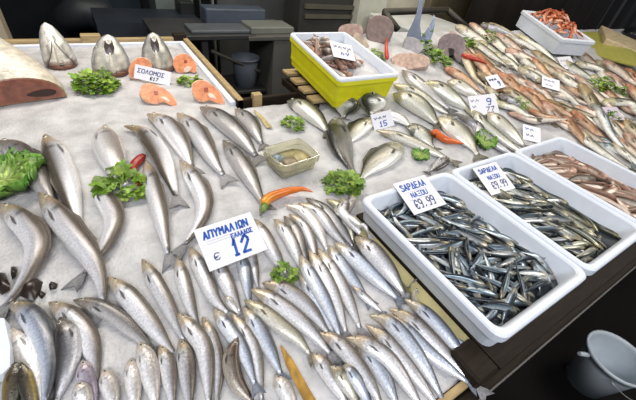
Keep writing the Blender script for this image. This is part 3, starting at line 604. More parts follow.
# far back first
def tube_obj(name, pts, r, m, label, cat):
    g = MB(); 
    for p in pts: g.tube(p, r, 10)
    loc = np.array(g.v).mean(0); g.v = [tuple(np.array(q)-loc) for q in g.v]; o = g.build(name, m, None, True); o.location = loc; return tag(o, label, cat)
yb = 1.85
tube_obj('metal_stand', [[at_y(384, 12, yb), at_y(398, 30, yb-.12)], [at_y(384, 12, yb), at_y(447, 10, yb)], [at_y(447, 10, yb), at_y(470, 30, yb-.12)]], .022, flatm('tube_dark', (.05, .045, .035), metal=.3), 'dark tubular metal stand behind the swordfish tail', 'stand')
slab('fish_chunk', [(338, 38), (339, 28), (347, 24), (360, 25), (363, 33), (357, 40), (346, 41)], (350, 40), 35, .05, ((.36, .25, .22), PSK), M_wet, 'pinkish cut fish chunk next to the squid crate behind its price card', 'fish piece')
slab('fish_chunk', [(366, 30), (369, 19), (378, 15), (389, 18), (394, 28), (389, 40), (378, 44), (368, 40)], (380, 43), 30, .07, (PUR, PSK), M_wet, 'large dark purple brown fish chunk behind the yellow crate', 'fish piece')
slab('fish_chunk', [(352, 42), (355, 33), (362, 36), (369, 46), (362, 48)], (362, 48), 40, .04, ((.42, .35, .28), (.3, .28, .24)), M_wet, 'small beige triangular fish chunk beside the dark purple brown one', 'fish piece')
slab('fish_chunk', [(437, 48), (440, 38), (450, 33), (460, 35), (465, 42), (464, 54), (460, 63), (455, 58), (452, 52), (447, 58), (441, 56)], (452, 62), 34, .06, ((.21, .165, .175), PSK), M_wet, 'grey purple notched fish steak standing beside the leafy parsley', 'fish piece', [('cavity', [(448, 48), (454, 49), (454, 55), (449, 55)], (.03, .02, .025), .001)])
BL, BLD = np.array((.17, .20, .28)), np.array((.05, .06, .09))
sw = slab('swordfish_tail', [(405, 42), (408, 32), (413, 22), (417, 10), (419, -4), (420, -14), (424, -14), (424, -2), (422, 12), (420, 24), (421, 34), (421, 44), (412, 46)], (414, 44), 12, .012, (BL*.75, BLD), M_fish, 'blue silver swordfish tail standing upright with two pointed lobes', 'fish tail')
o0 = hit(424, 48); 
t2 = slab('tail_lobe', [(414, 46), (421, 37), (428, 28), (432, 20), (434, 14), (435, 18), (434, 29), (430, 41), (424, 50)], (424, 46), 14, .012, (BL, BLD), M_fish, None, None); t2.parent = sw; t2.location = t2.location - sw.location
tg = slab('tail_root', [(402, 47), (405, 38), (412, 37), (419, 40), (424, 47), (418, 54), (408, 53)], (414, 52), 25, .04, ((.30, .28, .29), BLD), M_wet, None, None); tg.parent = sw; tg.location = tg.location - sw.location
slab('fish_chunk', [(391, 66), (393, 56), (405, 53), (420, 54), (429, 58), (428, 66), (414, 69), (400, 70)], (410, 69), 45, .05, ((.50, .36, .30), (.40, .33, .26)), M_wet, 'long pale pink fish loin lying in front of the swordfish tail', 'fish piece')
slab('green_sheet', [(570, 36), (596, 32), (640, 55), (650, 68), (620, 62), (590, 52)], (600, 56), 80, .01, ((.33, .31, .07), (.2, .2, .05)), M_vc, 'yellow green sheet lying under the wooden board at the far end', 'sheet')
q0, q1 = hit(601, 47), hit(648, 68); ux = nrm((q1-q0)*np.array((1, 1, 0))); uy = np.array((-ux[1], ux[0], 0)); Lb = np.linalg.norm((q1-q0)[:2]); g = MB().box(0, Lb, 0, .42, 0, .075, .006)
wb = mesh('cutting_board', [q0+ux*a+uy*b+np.array((0, 0, c+.03*a*0+.22*uy[1]*b+(q1[2]-q0[2])*a/Lb)) for a, b, c in g.v], g.f, mat('board_wood', (.50, .40, .25), rough=.55, noise=.2, nscale=9, stretch=(1, 6, 6)), None, False, None, q0); tag(wb, 'thick wooden board at the far end of the stall', 'board')
for a_ in np.linspace(0, Lb, 60):
    for b2 in np.linspace(0, .42, 60): p_ = q0+ux*a_+uy*b2; stamp(p_[0], p_[1], q0[2]+.075+.22*uy[1]*b2+(q1[2]-q0[2])*a_/Lb)
b_ = hit(632, 37); v_, fc = ball(b_+np.array((0, 0, .03)), np.eye(3), (.11, .11, .06), 16, 8); tag(mesh('black_bowl', v_, fc, flatm('bowl_black', (.012, .012, .014), rough=.25), None, True, None, b_), 'black round bowl on the wooden board at the far end', 'bowl')
# ------------------------------------------------------------------ far rows of fish on the sloping part
def inpoly(u, v, P):
    r = False
    for i in range(len(P)):
        (x0, y0), (x1, y1) = P[i], P[i-1]
        if (y0 > v) != (y1 > v) and u < (x1-x0)*(v-y0)/(y1-y0)+x0: r = not r
    return r
POLY = [(468, 70), (458, 52), (474, 36), (496, 28), (520, 44), (572, 58), (602, 60), (650, 78), (650, 176), (600, 150), (560, 130), (532, 126), (505, 110), (498, 92)]
cand = []; ca_, sa_ = math.cos(math.radians(31)), math.sin(math.radians(31))
b_ = -330.
while b_ < 20:
    a_ = 380+rng.uniform(0, 30)
    while a_ < 700:
        u, v = a_*ca_ - b_*sa_ , a_*sa_ + b_*ca_
        if inpoly(u, v, POLY): cand.append((u, v))
        a_ += rng.uniform(24, 32)
    b_ += 6.2
cand.sort(key=lambda q: q[1]-.45*q[0])
FARL = {
 'mullet': ('red_mullet', 'orange red mullet in the packed rows behind the white boxes', 'red mullets in the far rows'),
 'gold': ('gilt_fish', 'yellowish brown fish in the packed far rows behind the white boxes', 'yellowish fish in the far rows'),
 'pale': ('whiting', 'pale long fish in the packed far rows behind the white boxes', 'pale fish in the far rows'),
 'pinkw': ('pink_fish', 'pinkish pale fish in the packed far rows behind the white boxes', 'pinkish fish in the far rows'),
 'mack': ('mackerel', 'dark backed striped mackerel in the far rows beyond the reddish box', 'mackerel in the far rows'),
 'olive': ('olive_fish', 'olive backed fish in the packed far rows behind the white boxes', 'olive backed fish in the far rows')}
for (u, v) in cand:
    ln = 65+.54*(u-470); dlt = v-ln
    if abs(dlt) < 13 and u < 600: tone = rng.choice(['mullet', 'mullet', 'pinkw', 'gold'])
    elif dlt < 0: tone = rng.choice(['pale', 'pale', 'gold', 'pinkw', 'olive', 'mullet'])
    else: tone = rng.choice(['pale', 'pale', 'mack', 'pinkw', 'olive'])
    Lp = rng.uniform(46, 68)*(1 if v > 90 else .85); an = math.radians(31+rng.normal(0, 6)); bd = rng.normal(0, 2.5)
    du, dv_ = Lp/2*math.cos(an), Lp/2*math.sin(an)
    n_, l_, g_ = FARL[tone]; pm = hitS(u, v, .02); qx, qy = pm[0]-2.352, pm[1]-1.212
    if -.05 < qx*ca+qy*sa < .38 and -.05 < qy*ca-qx*sa < .55: continue
    fish(n_, [(u-du, v-dv_), (u+bd*.5, v-bd), (u+du, v+dv_)], rng.uniform(7.5, 10.5), 'mullet', tone, 1, l_, 'fish', g_, parts=2 if v > 85 else 1, mats=M_far, roll=rng.uniform(.0, .7))
# a few that stand out
fish('dark_fish', [(481, 24), (497, 32), (515, 45)], 11, 'mullet', 'dark', 1, 'dark grey fish with a pale belly beside the prawn box end', parts=2, mats=M_far)
fish('mackerel', [(588, 108), (601, 122), (618, 143), (634, 160)], 10, 'mullet', 'mack', 1, 'long dark mackerel lying across the pale fish beyond the reddish box', parts=2, mats=M_far)
fish('whiting', [(516, 34), (545, 52), (566, 68)], 9, 'mullet', 'olive', 1, 'long olive fish lying along the side of the prawn box', parts=2, mats=M_far)
fish('red_mullet', [(445, 68), (462, 77), (484, 94)], 12, 'mullet', 'mullet', 1, 'orange red mullet just behind the big price card leaning on sea bass', parts=2, mats=M_far)
fish('red_mullet', [(463, 62), (482, 70), (500, 84)], 11, 'mullet', 'mullet', 1, 'orange red mullet partly under the tilted price card among the mullets', parts=2, mats=M_far)
fish('dark_fish', [(500, 98), (514, 109), (530, 123)], 12, 'mullet', 'dark', 1, 'dark fish between the price card on sea bass and the card by the reddish box', parts=2, mats=M_far)
# ------------------------------------------------------------------ sea bass and bream
G = [
 ('sea_bass', [(287, 101), (302, 107), (318, 120), (327, 131)], 20, 'hake', 'bars', 1, 'sea bass with a dark head beside the clear plastic tub and parsley sprig', 3),
 ('sea_bream', [(346, 91), (346, 106), (343, 120)], 21, 'bream', 'bars', 1, 'sea bream with black head bars directly under the yellow crate corner', 3),
 ('sea_bream', [(373, 91), (371, 104), (370, 117)], 22, 'bream', 'bars', -1, 'sea bream with its head up against the yellow crate, above the small price card', 3),
 ('sea_bass', [(402, 70), (416, 82), (434, 97), (449, 109)], 14, 'hake', 'grey', 1, 'slim dark sea bass lying behind two others below the parsley', 2),
 ('sea_bass', [(393, 84), (415, 93), (432, 104), (448, 114)], 13, 'hake', 'olive', 1, 'narrow olive sea bass behind the plump one by the crate corner', 2),
 ('sea_bass', [(393, 94), (411, 101), (425, 111), (437, 124)], 22, 'hake', 'olive', 1, 'plump sea bass with a dark back nearest the yellow crate corner', 3),
 ('sea_bass', [(447, 81), (461, 87), (480, 98)], 15, 'hake', 'pale', 1, 'pale sea bass disappearing under the big leaning price card', 2),
 ('sea_bass', [(423, 83), (440, 90), (455, 100), (469, 110)], 19, 'hake', 'olive', 1, 'sea bass with a dark snout just in front of the leaning price card', 3),
 ('sea_bream', [(378, 104), (396, 110), (414, 124)], 19, 'bream', 'white', 1, 'pale sea bream lying behind the small price card among the bream', 2),
 ('sea_bass', [(487, 112), (505, 128), (524, 146)], 17, 'hake', 'pale', 1, 'pale thick sea bass behind the curly lettuce by the middle white box', 2),
 ('sea_bass', [(462, 106), (486, 122), (512, 140), (532, 153)], 12, 'hake', 'olive', 1, 'long narrow sea bass behind the second white box, uppermost of two', 2),
 ('sea_bass', [(455, 113), (474, 124), (500, 142), (524, 158)], 12, 'hake', 'dark', 1, 'long dark sea bass whose tail reaches the rim of the middle white box', 2),
 ('sea_bream', [(438, 117), (452, 126), (467, 140), (478, 155)], 27, 'bream', 'pale', 1, 'large pale sea bream under the orange pepper strip by the middle white box', 3),
 ('sea_bream', [(407, 127), (420, 132), (434, 148)], 21, 'bream', 'bars', 1, 'bream with striped face beside the orange pepper strip', 3),
 ('sea_bass', [(376, 130), (404, 139), (431, 151), (452, 161)], 13, 'hake', 'pale', 1, 'slender pale fish lying above the green leaf beside the sardine box', 2),
 ('sea_bream', [(448, 157), (439, 165), (429, 172)], 13, 'bream', 'dark', 1, 'small dark fish wedged against the rim between the two sardine boxes', 2),
 ('sea_bream', [(374, 119), (359, 128), (346, 146)], 20, 'bream', 'bream', -1, 'sea bream with white belly leaning against the dark flanked one', 3),
 ('sea_bream', [(337, 118), (340, 138), (346, 158), (357, 178)], 27, 'bream', 'breamd', -1, 'dark flanked sea bream nearest the clear plastic tub', 3),
 ('sea_bream', [(401, 144), (386, 155), (370, 168), (359, 181)], 27, 'bream', 'bream', -1, 'broad sea bream directly behind the sardine price card', 3),
]
for n_, px, w, k, tone, ds, lab, pt in G:
    if 'yellow crate' in lab and n_ == 'sea_bream':
        bt = hit(*px[-1]); bt[2] += .010; tp = bt - hdir(bt)*.065 + np.array((0, 0, .085)); Pm = (tp+bt)/2+np.array((0, 0, -.006))
        build_fish(n_, np.array([tp, Pm, bt]), 1.15*w*depth(Pm)/F, k, tone, ds, lab, 'fish', None, pt, .2, M_fish); continue
    fish(n_, px, w, k, tone, ds, lab, 'fish', None, pt, mats=M_fish, sink=.35, roll=.2 if n_ == 'sea_bass' else .1)
pepper('pepper_strip', [(432, 133), (445, 141), (463, 145)], 8, 'orange red pepper strip lying across the pale sea bream', (.62, .12, .03), (.62, .13, .03))
pepper('chili_pepper', [(386, 64), (385, 52), (386, 41)], 4.5, 'thin red chili standing among the fish beside the yellow crate', (.45, .03, .02), (.5, .05, .02), lift=.02)
pepper('chili_pepper', [(462, 56), (474, 60), (488, 64)], 4.5, 'thin red chili beyond the grey purple notched steak', (.5, .06, .03), (.45, .04, .02))
greens('parsley_bunch', 438, 62, 11, 'leafy parsley bunch beside the grey purple notched steak', n=60)
greens('parsley_bunch', 424, 49, 9, 'parsley bunch at the foot of the swordfish tail', n=45)
greens('parsley_bunch', 374, 58, 8, 'thin parsley sprig on the ice between the squid crate and thin red chili', n=40)
greens('parsley_bunch', 293, 126, 10, 'parsley sprig behind the clear plastic tub', n=55)
greens('parsley_bunch', 344, 186, 16, 'dark curly parsley at the corner of the front sardine box', n=100, tint=(.75, .8, .9))
greens('lettuce_leaf', 483, 144, 14, 'bright lettuce behind the middle white box', 'lettuce', n=5, kind='lettuce', hgt=.5)
greens('lettuce_leaf', 420, 157, 11, 'flat green leaf beside the rim of the front sardine box', 'lettuce', n=4, kind='lettuce', hgt=.3)
greens('parsley_bunch', 598, 88, 9, 'parsley sprig among the far fish with a long stalk', n=45)
greens('parsley_bunch', 619, 93, 7, 'parsley sprig farthest along the far fish beyond the stalked one', n=35)
greens('parsley_bunch', 567, 53, 8, 'parsley sprig at the front end of the prawn box', n=40)
greens('parsley_bunch', 466, 44, 9, 'parsley tuft behind the grey purple notched steak', n=40, hgt=.5)
greens('parsley_bunch', 489, 38, 7, 'parsley tuft near the head of the dark grey fish', n=30)
greens('parsley_bunch', 522, 105, 7, 'parsley sprig beside the leaning price card among mullets', n=30)
greens('parsley_bunch', 612, 118, 6, 'parsley sprig on the silver fish beyond the reddish box', n=30)
# ------------------------------------------------------------------ clear plastic tub
tc_ = np.array((*at_z(291, 160, .03)[:2], 0)); ta = math.radians(8); 
def xfT(p): return np.array([tc_[0]+p[0]*math.cos(ta)-p[1]*math.sin(ta), tc_[1]+p[0]*math.sin(ta)+p[1]*math.cos(ta), p[2]+.006])
TB = tag(tray('plastic_tub', -.085, .085, -.07, .07, .0, .062, .006, M_clear, floor=.003, taper=.012, lip=.008, r=.02, xf=xfT, loc=(tc_[0], tc_[1], .006)), 'clear plastic tub of brownish scraps beside the hakes', 'tub')
def tubc(name, pts, z, c, lab=None):
    q = [xfT((x, y, z)) for x, y in pts]; q = smooth_poly(np.vstack([q, q[:1]]), 20)[:-1]; k = len(q); c0 = q.mean(0)
    V = np.vstack([q-np.array((0, 0, .02)), q, c0+(q-c0)*.6+np.array((0, 0, .006)), [c0+np.array((0, 0, .008))]]); f = [[a*k+i, a*k+(i+1) % k, (a+1)*k+(i+1) % k, (a+1)*k+i] for a in range(2) for i in range(k)]+[[2*k+i, 2*k+(i+1) % k, 3*k] for i in range(k)]
    return mesh(name, V-np.array(TB.location), f, M_wet, TB, True, np.tile(c, (len(V), 1))*rng.uniform(.85, 1.15, (len(V), 1)))
tubc('scraps', [(-.065, -.05), (.065, -.05), (.065, .05), (-.065, .05)], .026, (.30, .26, .13))
tubc('scraps', [(-.05, -.048), (.0, -.045), (.01, .0), (-.04, .01)], .036, (.19, .15, .09))
tubc('scraps', [(-.06, .0), (-.02, .005), (-.03, .045), (-.06, .04)], .036, (.16, .20, .22))
tubc('scraps', [(.0, -.04), (.06, -.03), (.06, .02), (.01, .01)], .034, (.36, .30, .14))
i0, j0 = gi(tc_[0]-.09, tc_[1]-.075); i1, j1 = gi(tc_[0]+.09, tc_[1]+.075); H[i0:i1, j0:j1] = np.maximum(H[i0:i1, j0:j1], .06)
# ------------------------------------------------------------------ large hakes
LG = [
 ([(200, 107), (218, 117), (238, 134), (256, 156)], 23, 'grey', 1, 'dark backed hake in the middle of the ice pointing at the clear tub'),
 ([(235, 109), (249, 121), (262, 144)], 17, 'grey', 1, 'hake close to the inner wooden rail behind the clear tub'),
 ([(223, 140), (236, 156), (250, 178), (263, 203)], 21, 'grey', 1, 'straight dark hake lying just in front of the clear tub'),
 ([(147, 114), (167, 125), (182, 146), (192, 168)], 23, 'silver', 1, 'hake sandwiched between two others below the salmon steaks'),
 ([(177, 113), (193, 128), (206, 148), (216, 165), (223, 175)], 22, 'silver', 1, 'hake with a forked tail resting on the ice below the salmon steaks'),
 ([(124, 126), (143, 132), (160, 153), (170, 178), (176, 196)], 22, 'silver', -1, 'hake with a dark open mouth nearest the red chili and tray front'),
 ([(180, 160), (193, 178), (203, 198), (203, 215), (194, 232), (184, 245)], 22, 'silver', 1, 'curved hake whose tail ends at the main price card'),
 ([(146, 160), (152, 185), (160, 215), (168, 254)], 20, 'silver', 1, 'slim hake right beside the red chili with its tail hanging straight'),
 ([(104, 126), (106, 144), (114, 164), (126, 186)], 29, 'white', 1, 'whitish hake with its body hidden under parsley and red chili'),
 ([(45, 134), (57, 156), (68, 186), (79, 226)], 27, 'silver', -1, 'upright lying hake between the lettuce and the parsley'),
 ([(93, 178), (104, 198), (114, 220), (106, 244), (96, 258), (83, 274)], 23, 'silver', 1, 'curved hake whose tail tucks behind the next one below the parsley'),
 ([(-6, 142), (14, 148), (33, 170), (54, 205)], 27, 'grey', 1, 'hake lying behind the lettuce at the edge of the ice'),
 ([(39, 192), (52, 208), (71, 232), (92, 259), (101, 283), (103, 302)], 26, 'silver', 1, 'long hake starting at the lettuce with a bluish tail'),
 ([(-3, 204), (14, 214), (33, 234), (37, 252), (25, 280), (6, 305)], 27, 'silver', 1, 'strongly curved hake in front of the lettuce, on the dark claws'),
]
greens('lettuce_leaf', 10, 186, 27, 'big ruffled lettuce leaf at the edge of the ice between hakes', 'lettuce', n=7, kind='lettuce', hgt=.35) if False else None
for px, w, tone, ds, lab in LG[:12]: fish('hake', px, w*.92, 'hake', tone, ds, lab, 'fish', None, 3, roll=.25)
greens('lettuce_leaf', 8, 184, 37, 'big ruffled lettuce leaf at the edge of the ice between hakes', 'lettuce', n=11, kind='lettuce', hgt=.5)
for px, w, tone, ds, lab in LG[12:]: fish('hake', px, w*.95, 'hake', tone, ds, lab, 'fish', None, 3, roll=.25)
greens('parsley_bunch', 124, 186, 20, 'flat parsley bunch under the red chili among the hakes', n=95, hgt=.5)
pepper('chili_pepper', [(144, 157), (134, 168), (135, 180), (141, 189)], 9, 'curved dark red chili lying on parsley among the hakes', (.24, .02, .02), (.30, .03, .02))
# dark claw like shells
def claws(px_sets, label):
    o = None
    for px in px_sets:
        P = np.array([hit(u, v, .004) for u, v in px]); c = P.mean(0); k = len(P)
        V = np.vstack([P, c+(P-c)*.55+np.array((0, 0, .012))]); f = [list(range(k, 2*k))]+[[i, (i+1) % k, k+(i+1) % k, k+i] for i in range(k)]
        if o is None: loc = c; o = tag(mesh('dark_shell', V, f, mat('shell_black', (.022, .014, .011), rough=.3, noise=.5, nscale=60), None, True, None, loc), label, 'shell')
        else: mesh('shell_piece', V-loc, f, mat('shell_black'), o, True)
claws([[(20, 296), (24, 284), (36, 278), (43, 282), (40, 293), (33, 302)], [(49, 288), (53, 283), (58, 284), (56, 289), (50, 290)], [(39, 297), (44, 292), (46, 294), (42, 299)]], 'black shell pieces on the ice in front of the curved hake tail')
claws([[(-4, 290), (-2, 272), (5, 273), (9, 282), (10, 290), (2, 295)], [(12, 268), (17, 267), (16, 276), (12, 280)]], 'black brown shell at the very edge of the ice behind the curved tail')
# ------------------------------------------------------------------ the pile of smaller hakes: spine, width, tone, back side, label
o1 = 'hake hanging tail down below the orange pepper, '
PILE = [
 ([(326, 199), (341, 208), (350, 224), (354, 243)], 13, 'olive', 1, 'brownish hake touching the dark curly parsley by the sardine box'),
 ([(340, 198), (356, 216), (370, 237)], 12, 'silver', 1, 'hake squeezed between the brownish one and the box rim'),
 ([(350, 194), (358, 211), (369, 234)], 10, 'white', 1, 'narrow white hake running along the outer rim of the sardine box'),
 ([(306, 198), (325, 211), (342, 230), (353, 246)], 14, 'dark', 1, 'dark flanked hake starting at the tip of the orange pepper'),
 ([(298, 203), (318, 213), (332, 230), (347, 247)], 13, 'silver', 1, o1+'second from the pepper tip'),
 ([(285, 205), (304, 212), (319, 231), (327, 250)], 13, 'white', 1, o1+'third from the pepper tip'),
 ([(289, 214), (304, 226), (313, 246), (316, 264)], 11, 'silver', 1, o1+'fourth from the pepper tip'),
 ([(284, 216), (296, 232), (303, 250), (308, 266)], 13, 'grey', 1, o1+'fifth from the pepper tip, greyer'),
 ([(274, 219), (287, 234), (296, 252), (304, 273)], 14, 'silver', 1, o1+'its head beside the green pepper stem'),
 ([(254, 219), (266, 240), (276, 257), (286, 273)], 16, 'silver', 1, 'hake lying along the short edge of the main price card'),
 # second line, beside the box
 ([(367, 235), (387, 244), (402, 260), (407, 284)], 17, 'silver', 1, 'hake bent against the long side of the sardine box'),
 ([(355, 237), (371, 250), (388, 270), (404, 294)], 22, 'silver', 1, 'broad silvery hake in front of the one bent against the sardine box'),
 ([(334, 242), (351, 256), (370, 273), (397, 298)], 20, 'blue', 1, 'broad bluish hake lying beside the broad silvery one'),
 ([(328, 245), (338, 260), (351, 278), (368, 300)], 15, 'blue', 1, 'narrower bluish hake, next after the broad bluish one'),
 ([(353, 286), (366, 298), (382, 312)], 8, 'silver', 1, 'thin tail end of a hake lying on bare ice below the bluish pair'),
 ([(299, 273), (312, 292), (324, 313), (336, 336)], 15, 'blue', 1, 'bluish hake starting just in front of the small dark parsley sprig'),
 ([(318, 248), (332, 270), (346, 295), (360, 328)], 16, 'silver', 1, 'long hake running down past the parsley sprig to the lower row, nearest the bluish pair'),
 ([(309, 250), (321, 270), (334, 296), (346, 332)], 16, 'silver', 1, 'long hake running down past the parsley sprig, second from the bluish pair'),
 ([(299, 254), (312, 278), (326, 303), (340, 336)], 16, 'blue', 1, 'long bluish hake touching the small dark parsley sprig'),
 # under the card
 ([(250, 246), (254, 266), (258, 287)], 10, 'silver', 1, 'narrow hake tail sticking out below the digits of the price card'),
 ([(240, 252), (246, 275), (249, 302)], 14, 'blue', 1, 'bluish hake sticking out under the middle of the main price card'),
 ([(215, 258), (227, 284), (240, 312)], 16, 'silver', 1, 'hake sticking out below the euro sign of the price card'),
 ([(190, 247), (202, 272), (214, 298), (228, 313)], 18, 'silver', 1, 'hake with its snout at the near corner of the main price card'),
 ([(177, 257), (183, 280), (190, 304), (198, 326)], 15, 'silver', 1, 'hake beside the snout touching the card corner, on the salmon side'),
 ([(142, 259), (154, 280), (168, 306), (184, 340)], 18, 'silver', 1, 'hake lying alone on bare ice with its snout toward the parsley'),
 ([(226, 296), (238, 313)], 8, 'white', 1, 'small pale tail stub between two hakes under the card'),
 # third line
 ([(262, 283), (280, 288), (300, 300), (315, 315), (328, 333)], 19, 'silver', 1, 'hake lying right in front of the small dark parsley sprig'),
 ([(250, 289), (270, 299), (295, 317), (316, 337), (330, 353)], 20, 'silver', 1, 'plump hake below the one fronting the small dark parsley sprig'),
 ([(244, 300), (262, 311), (281, 326), (298, 339), (310, 354)], 17, 'pale', 1, 'hake with a yellowish head in front of the plump one'),
 ([(243, 307), (256, 325), (268, 346), (281, 374)], 18, 'blue', 1, 'bright blue silver hake ending near the brown stalk'),
 ([(232, 313), (246, 334), (256, 355), (262, 400)], 14, 'silver', 1, 'slender hake between the bright blue one and the brown headed one'),
 ([(213, 308), (228, 328), (243, 351), (255, 384)], 16, 'blue', 1, 'hake whose body passes behind the brown headed one'),
 ([(202, 317), (212, 338), (219, 366), (217, 403)], 14, 'silver', 1, 'thin hake with an open yellowish mouth'),
 ([(177, 313), (192, 330), (205, 352), (209, 403)], 20, 'silver', 1, 'large silver hake beside the thin one with the yellowish mouth'),
 # lower far edge
 ([(73, 300), (97, 306), (122, 321), (153, 349)], 18, 'grey', 1, 'brown backed hake lying alone over bare ice'),
 ([(108, 277), (127, 295), (150, 323), (173, 353)], 22, 'silver', 1, 'thick silver hake above the brown backed lone one'),
 ([(49, 302), (72, 318), (90, 342), (97, 381)], 23, 'silver', 1, 'whitish hake next to the brown backed one, bending down'),
 ([(10, 328), (21, 346), (33, 371), (42, 404)], 21, 'white', -1, 'pale hake partly under the big eyed one near the pale slab'),
 ([(7, 302), (28, 313), (43, 336), (49, 366), (45, 404)], 25, 'blue', 1, 'big eyed bluish fish nearest the curved hake tail'),
 ([(60, 317), (68, 336), (68, 362), (56, 402)], 24, 'dark', -1, 'dark grey hake between the big eyed fish and the whitish hake'),
 # bottom row of heads
 ([(82, 360), (86, 378), (95, 408)], 17, 'purple', 1, 'purplish hake head beside the tail of the whitish hake'),
 ([(78, 382), (82, 394), (90, 415)], 17, 'white', 1, 'white hake head at the very front, beside the purplish one'),
 ([(103, 370), (109, 385), (116, 412)], 17, 'white', 1, 'white hake head in the front row, second beyond the purplish one'),
 ([(130, 359), (133, 380), (136, 412)], 18, 'white', 1, 'white hake head with a brown mark in the front row'),
 ([(138, 343), (148, 364), (156, 408)], 21, 'white', 1, 'longest white hake of the front row, with one dark spot'),
 ([(160, 345), (168, 368), (173, 408)], 16, 'silver', 1, 'hake with pinkish head squeezed beside the longest white one'),
 ([(180, 339), (186, 362), (190, 410)], 20, 'silver', 1, 'straight hake between the pinkish headed one and the large silver one'),
 ([(238, 337), (231, 358), (236, 382), (254, 404)], 19, 'brown', 1, 'brown headed hake lying on top of the front rows'),
 # front middle
 ([(275, 376), (286, 392), (296, 415)], 18, 'white', 1, 'white hake head just beside the brown stalk at the front'),
 ([(312, 353), (328, 372), (347, 404)], 17, 'silver', 1, 'hake with a dark eye lying beyond the brown stalk'),
 ([(330, 366), (345, 381), (360, 408)], 16, 'pale', 1, 'hake with an open mouth at the front edge, after the dark eyed one'),
 ([(344, 364), (358, 383), (373, 410)], 14, 'blue', 1, 'bluish hake following the open mouthed one at the front'),
 # front end beside the box
 ([(408, 289), (425, 298), (442, 316), (457, 339), (468, 362)], 17, 'blue', 1, 'blue hake with a pale head nearest the box at the front corner'),
 ([(404, 299), (422, 310), (440, 327), (458, 350), (470, 373)], 15, 'blue', 1, 'narrow hake just inside the corner one beside the box'),
 ([(389, 309), (408, 319), (428, 337), (452, 362), (478, 388)], 19, 'silver', 1, 'long pale hake reaching the wooden front corner'),
 ([(388, 314), (406, 330), (430, 354), (468, 382)], 17, 'blue', 1, 'long hake lying tight under the pale one reaching the corner'),
 ([(369, 316), (388, 322), (406, 340), (424, 366), (442, 398)], 20, 'blue', 1, 'hake with a dark snout, second from the wooden front corner'),
 ([(366, 325), (383, 338), (401, 358), (419, 381), (438, 406)], 17, 'silver', 1, 'hake with an open mouth behind the dark snouted one'),
 ([(355, 345), (370, 358), (384, 377), (398, 406)], 17, 'blue', 1, 'hake with a dark dot on a bright blue flank'),
 ([(346, 338), (366, 344), (387, 358), (404, 380), (422, 408)], 20, 'silver', 1, 'speckle headed hake over the one with the dark dot'),
 ([(317, 333), (335, 341), (352, 358), (369, 381), (382, 408)], 19, 'silver', 1, 'silver hake in front of the speckle headed one'),
]
for px, w, tone, ds, lab in PILE: fish('hake', px, w*(.97 if w > 17 else 1.05), 'hake', tone, ds, lab, 'fish', None, 2, roll=rng.uniform(.0, .4), sink=.4)
fish('dark_fish', [(15, 362), (14, 385), (8, 420)], 19, 'hake', 'flat', 1, 'dark brown fish with yellow edges at the near corner beside the pale slab', 'fish', None, 3, sink=.2)
fish('dark_fish', [(21, 362), (28, 385), (36, 420)], 13, 'hake', 'flat', -1, 'thinner dark brown fish with yellow edge next to the pale hake', 'fish', None, 3, sink=.2)
sl_ = np.array([at_z(u, v, .03) for u, v in [(-8, 318), (4, 318), (10, 345), (10, 366), (2, 374), (-10, 376)]]); k = len(sl_)
tag(mesh('fish_fillet', np.vstack([sl_-np.array((0, 0, .026)), sl_]), [list(range(k, 2*k))]+[[i, (i+1) % k, k+(i+1) % k, k+i] for i in range(k)], M_foam, None, False, None, sl_.mean(0)), 'flat pale slab at the near edge beside the dark brown fish', 'fish piece')
def strap(name, px, w, col, label, cat):
    px = smooth_poly(px, 12); L = []; 
    for i, (u, v) in enumerate(px): L.append(hit(u, v, .004))
    L = np.array(L); t = np.gradient(L, axis=0); b = np.cross(t, (0, 0, 1)); b /= np.linalg.norm(b, axis=1)[:, None]; ww = w/2*depth(L[5])/F*np.interp(np.arange(12), [0, 3, 11], [.2, .8, 1])[:, None]
    V = np.vstack([L-b*ww, L+np.array((0, 0, .004)), L+b*ww]); f = [[q*12+i, (q+1)*12+i, (q+1)*12+i+1, q*12+i+1] for q in range(2) for i in range(11)]
    tag(mesh(name, V, f, M_vc, None, True, np.tile(col, (36, 1))*rng.uniform(.6, 1.3, (36, 1)), L.mean(0)), label, cat)
strap('dried_stalk', [(281, 346), (292, 367), (303, 388), (314, 408)], 11, (.36, .20, .035), 'yellow brown stalk lying between the hakes at the front', 'stalk')
strap('yellow_strip', [(254, 110), (262, 118), (270, 128)], 6, (.46, .38, .18), 'yellowish plastic strip beside the inner rail behind the clear tub', 'strip')
greens('parsley_bunch', 284, 277, 11, 'small dark parsley sprig in the hake pile below the price card', n=70, tint=(.8, .8, .9), hgt=.6)
pepper('pepper', [(264, 211), (266, 204), (278, 198), (292, 194), (304, 193), (312, 196)], 11, 'long orange pepper with a green stem lying above the hake pile', (.66, .30, .03), (.60, .15, .02), stem=(.16, .24, .04), lift=.01)
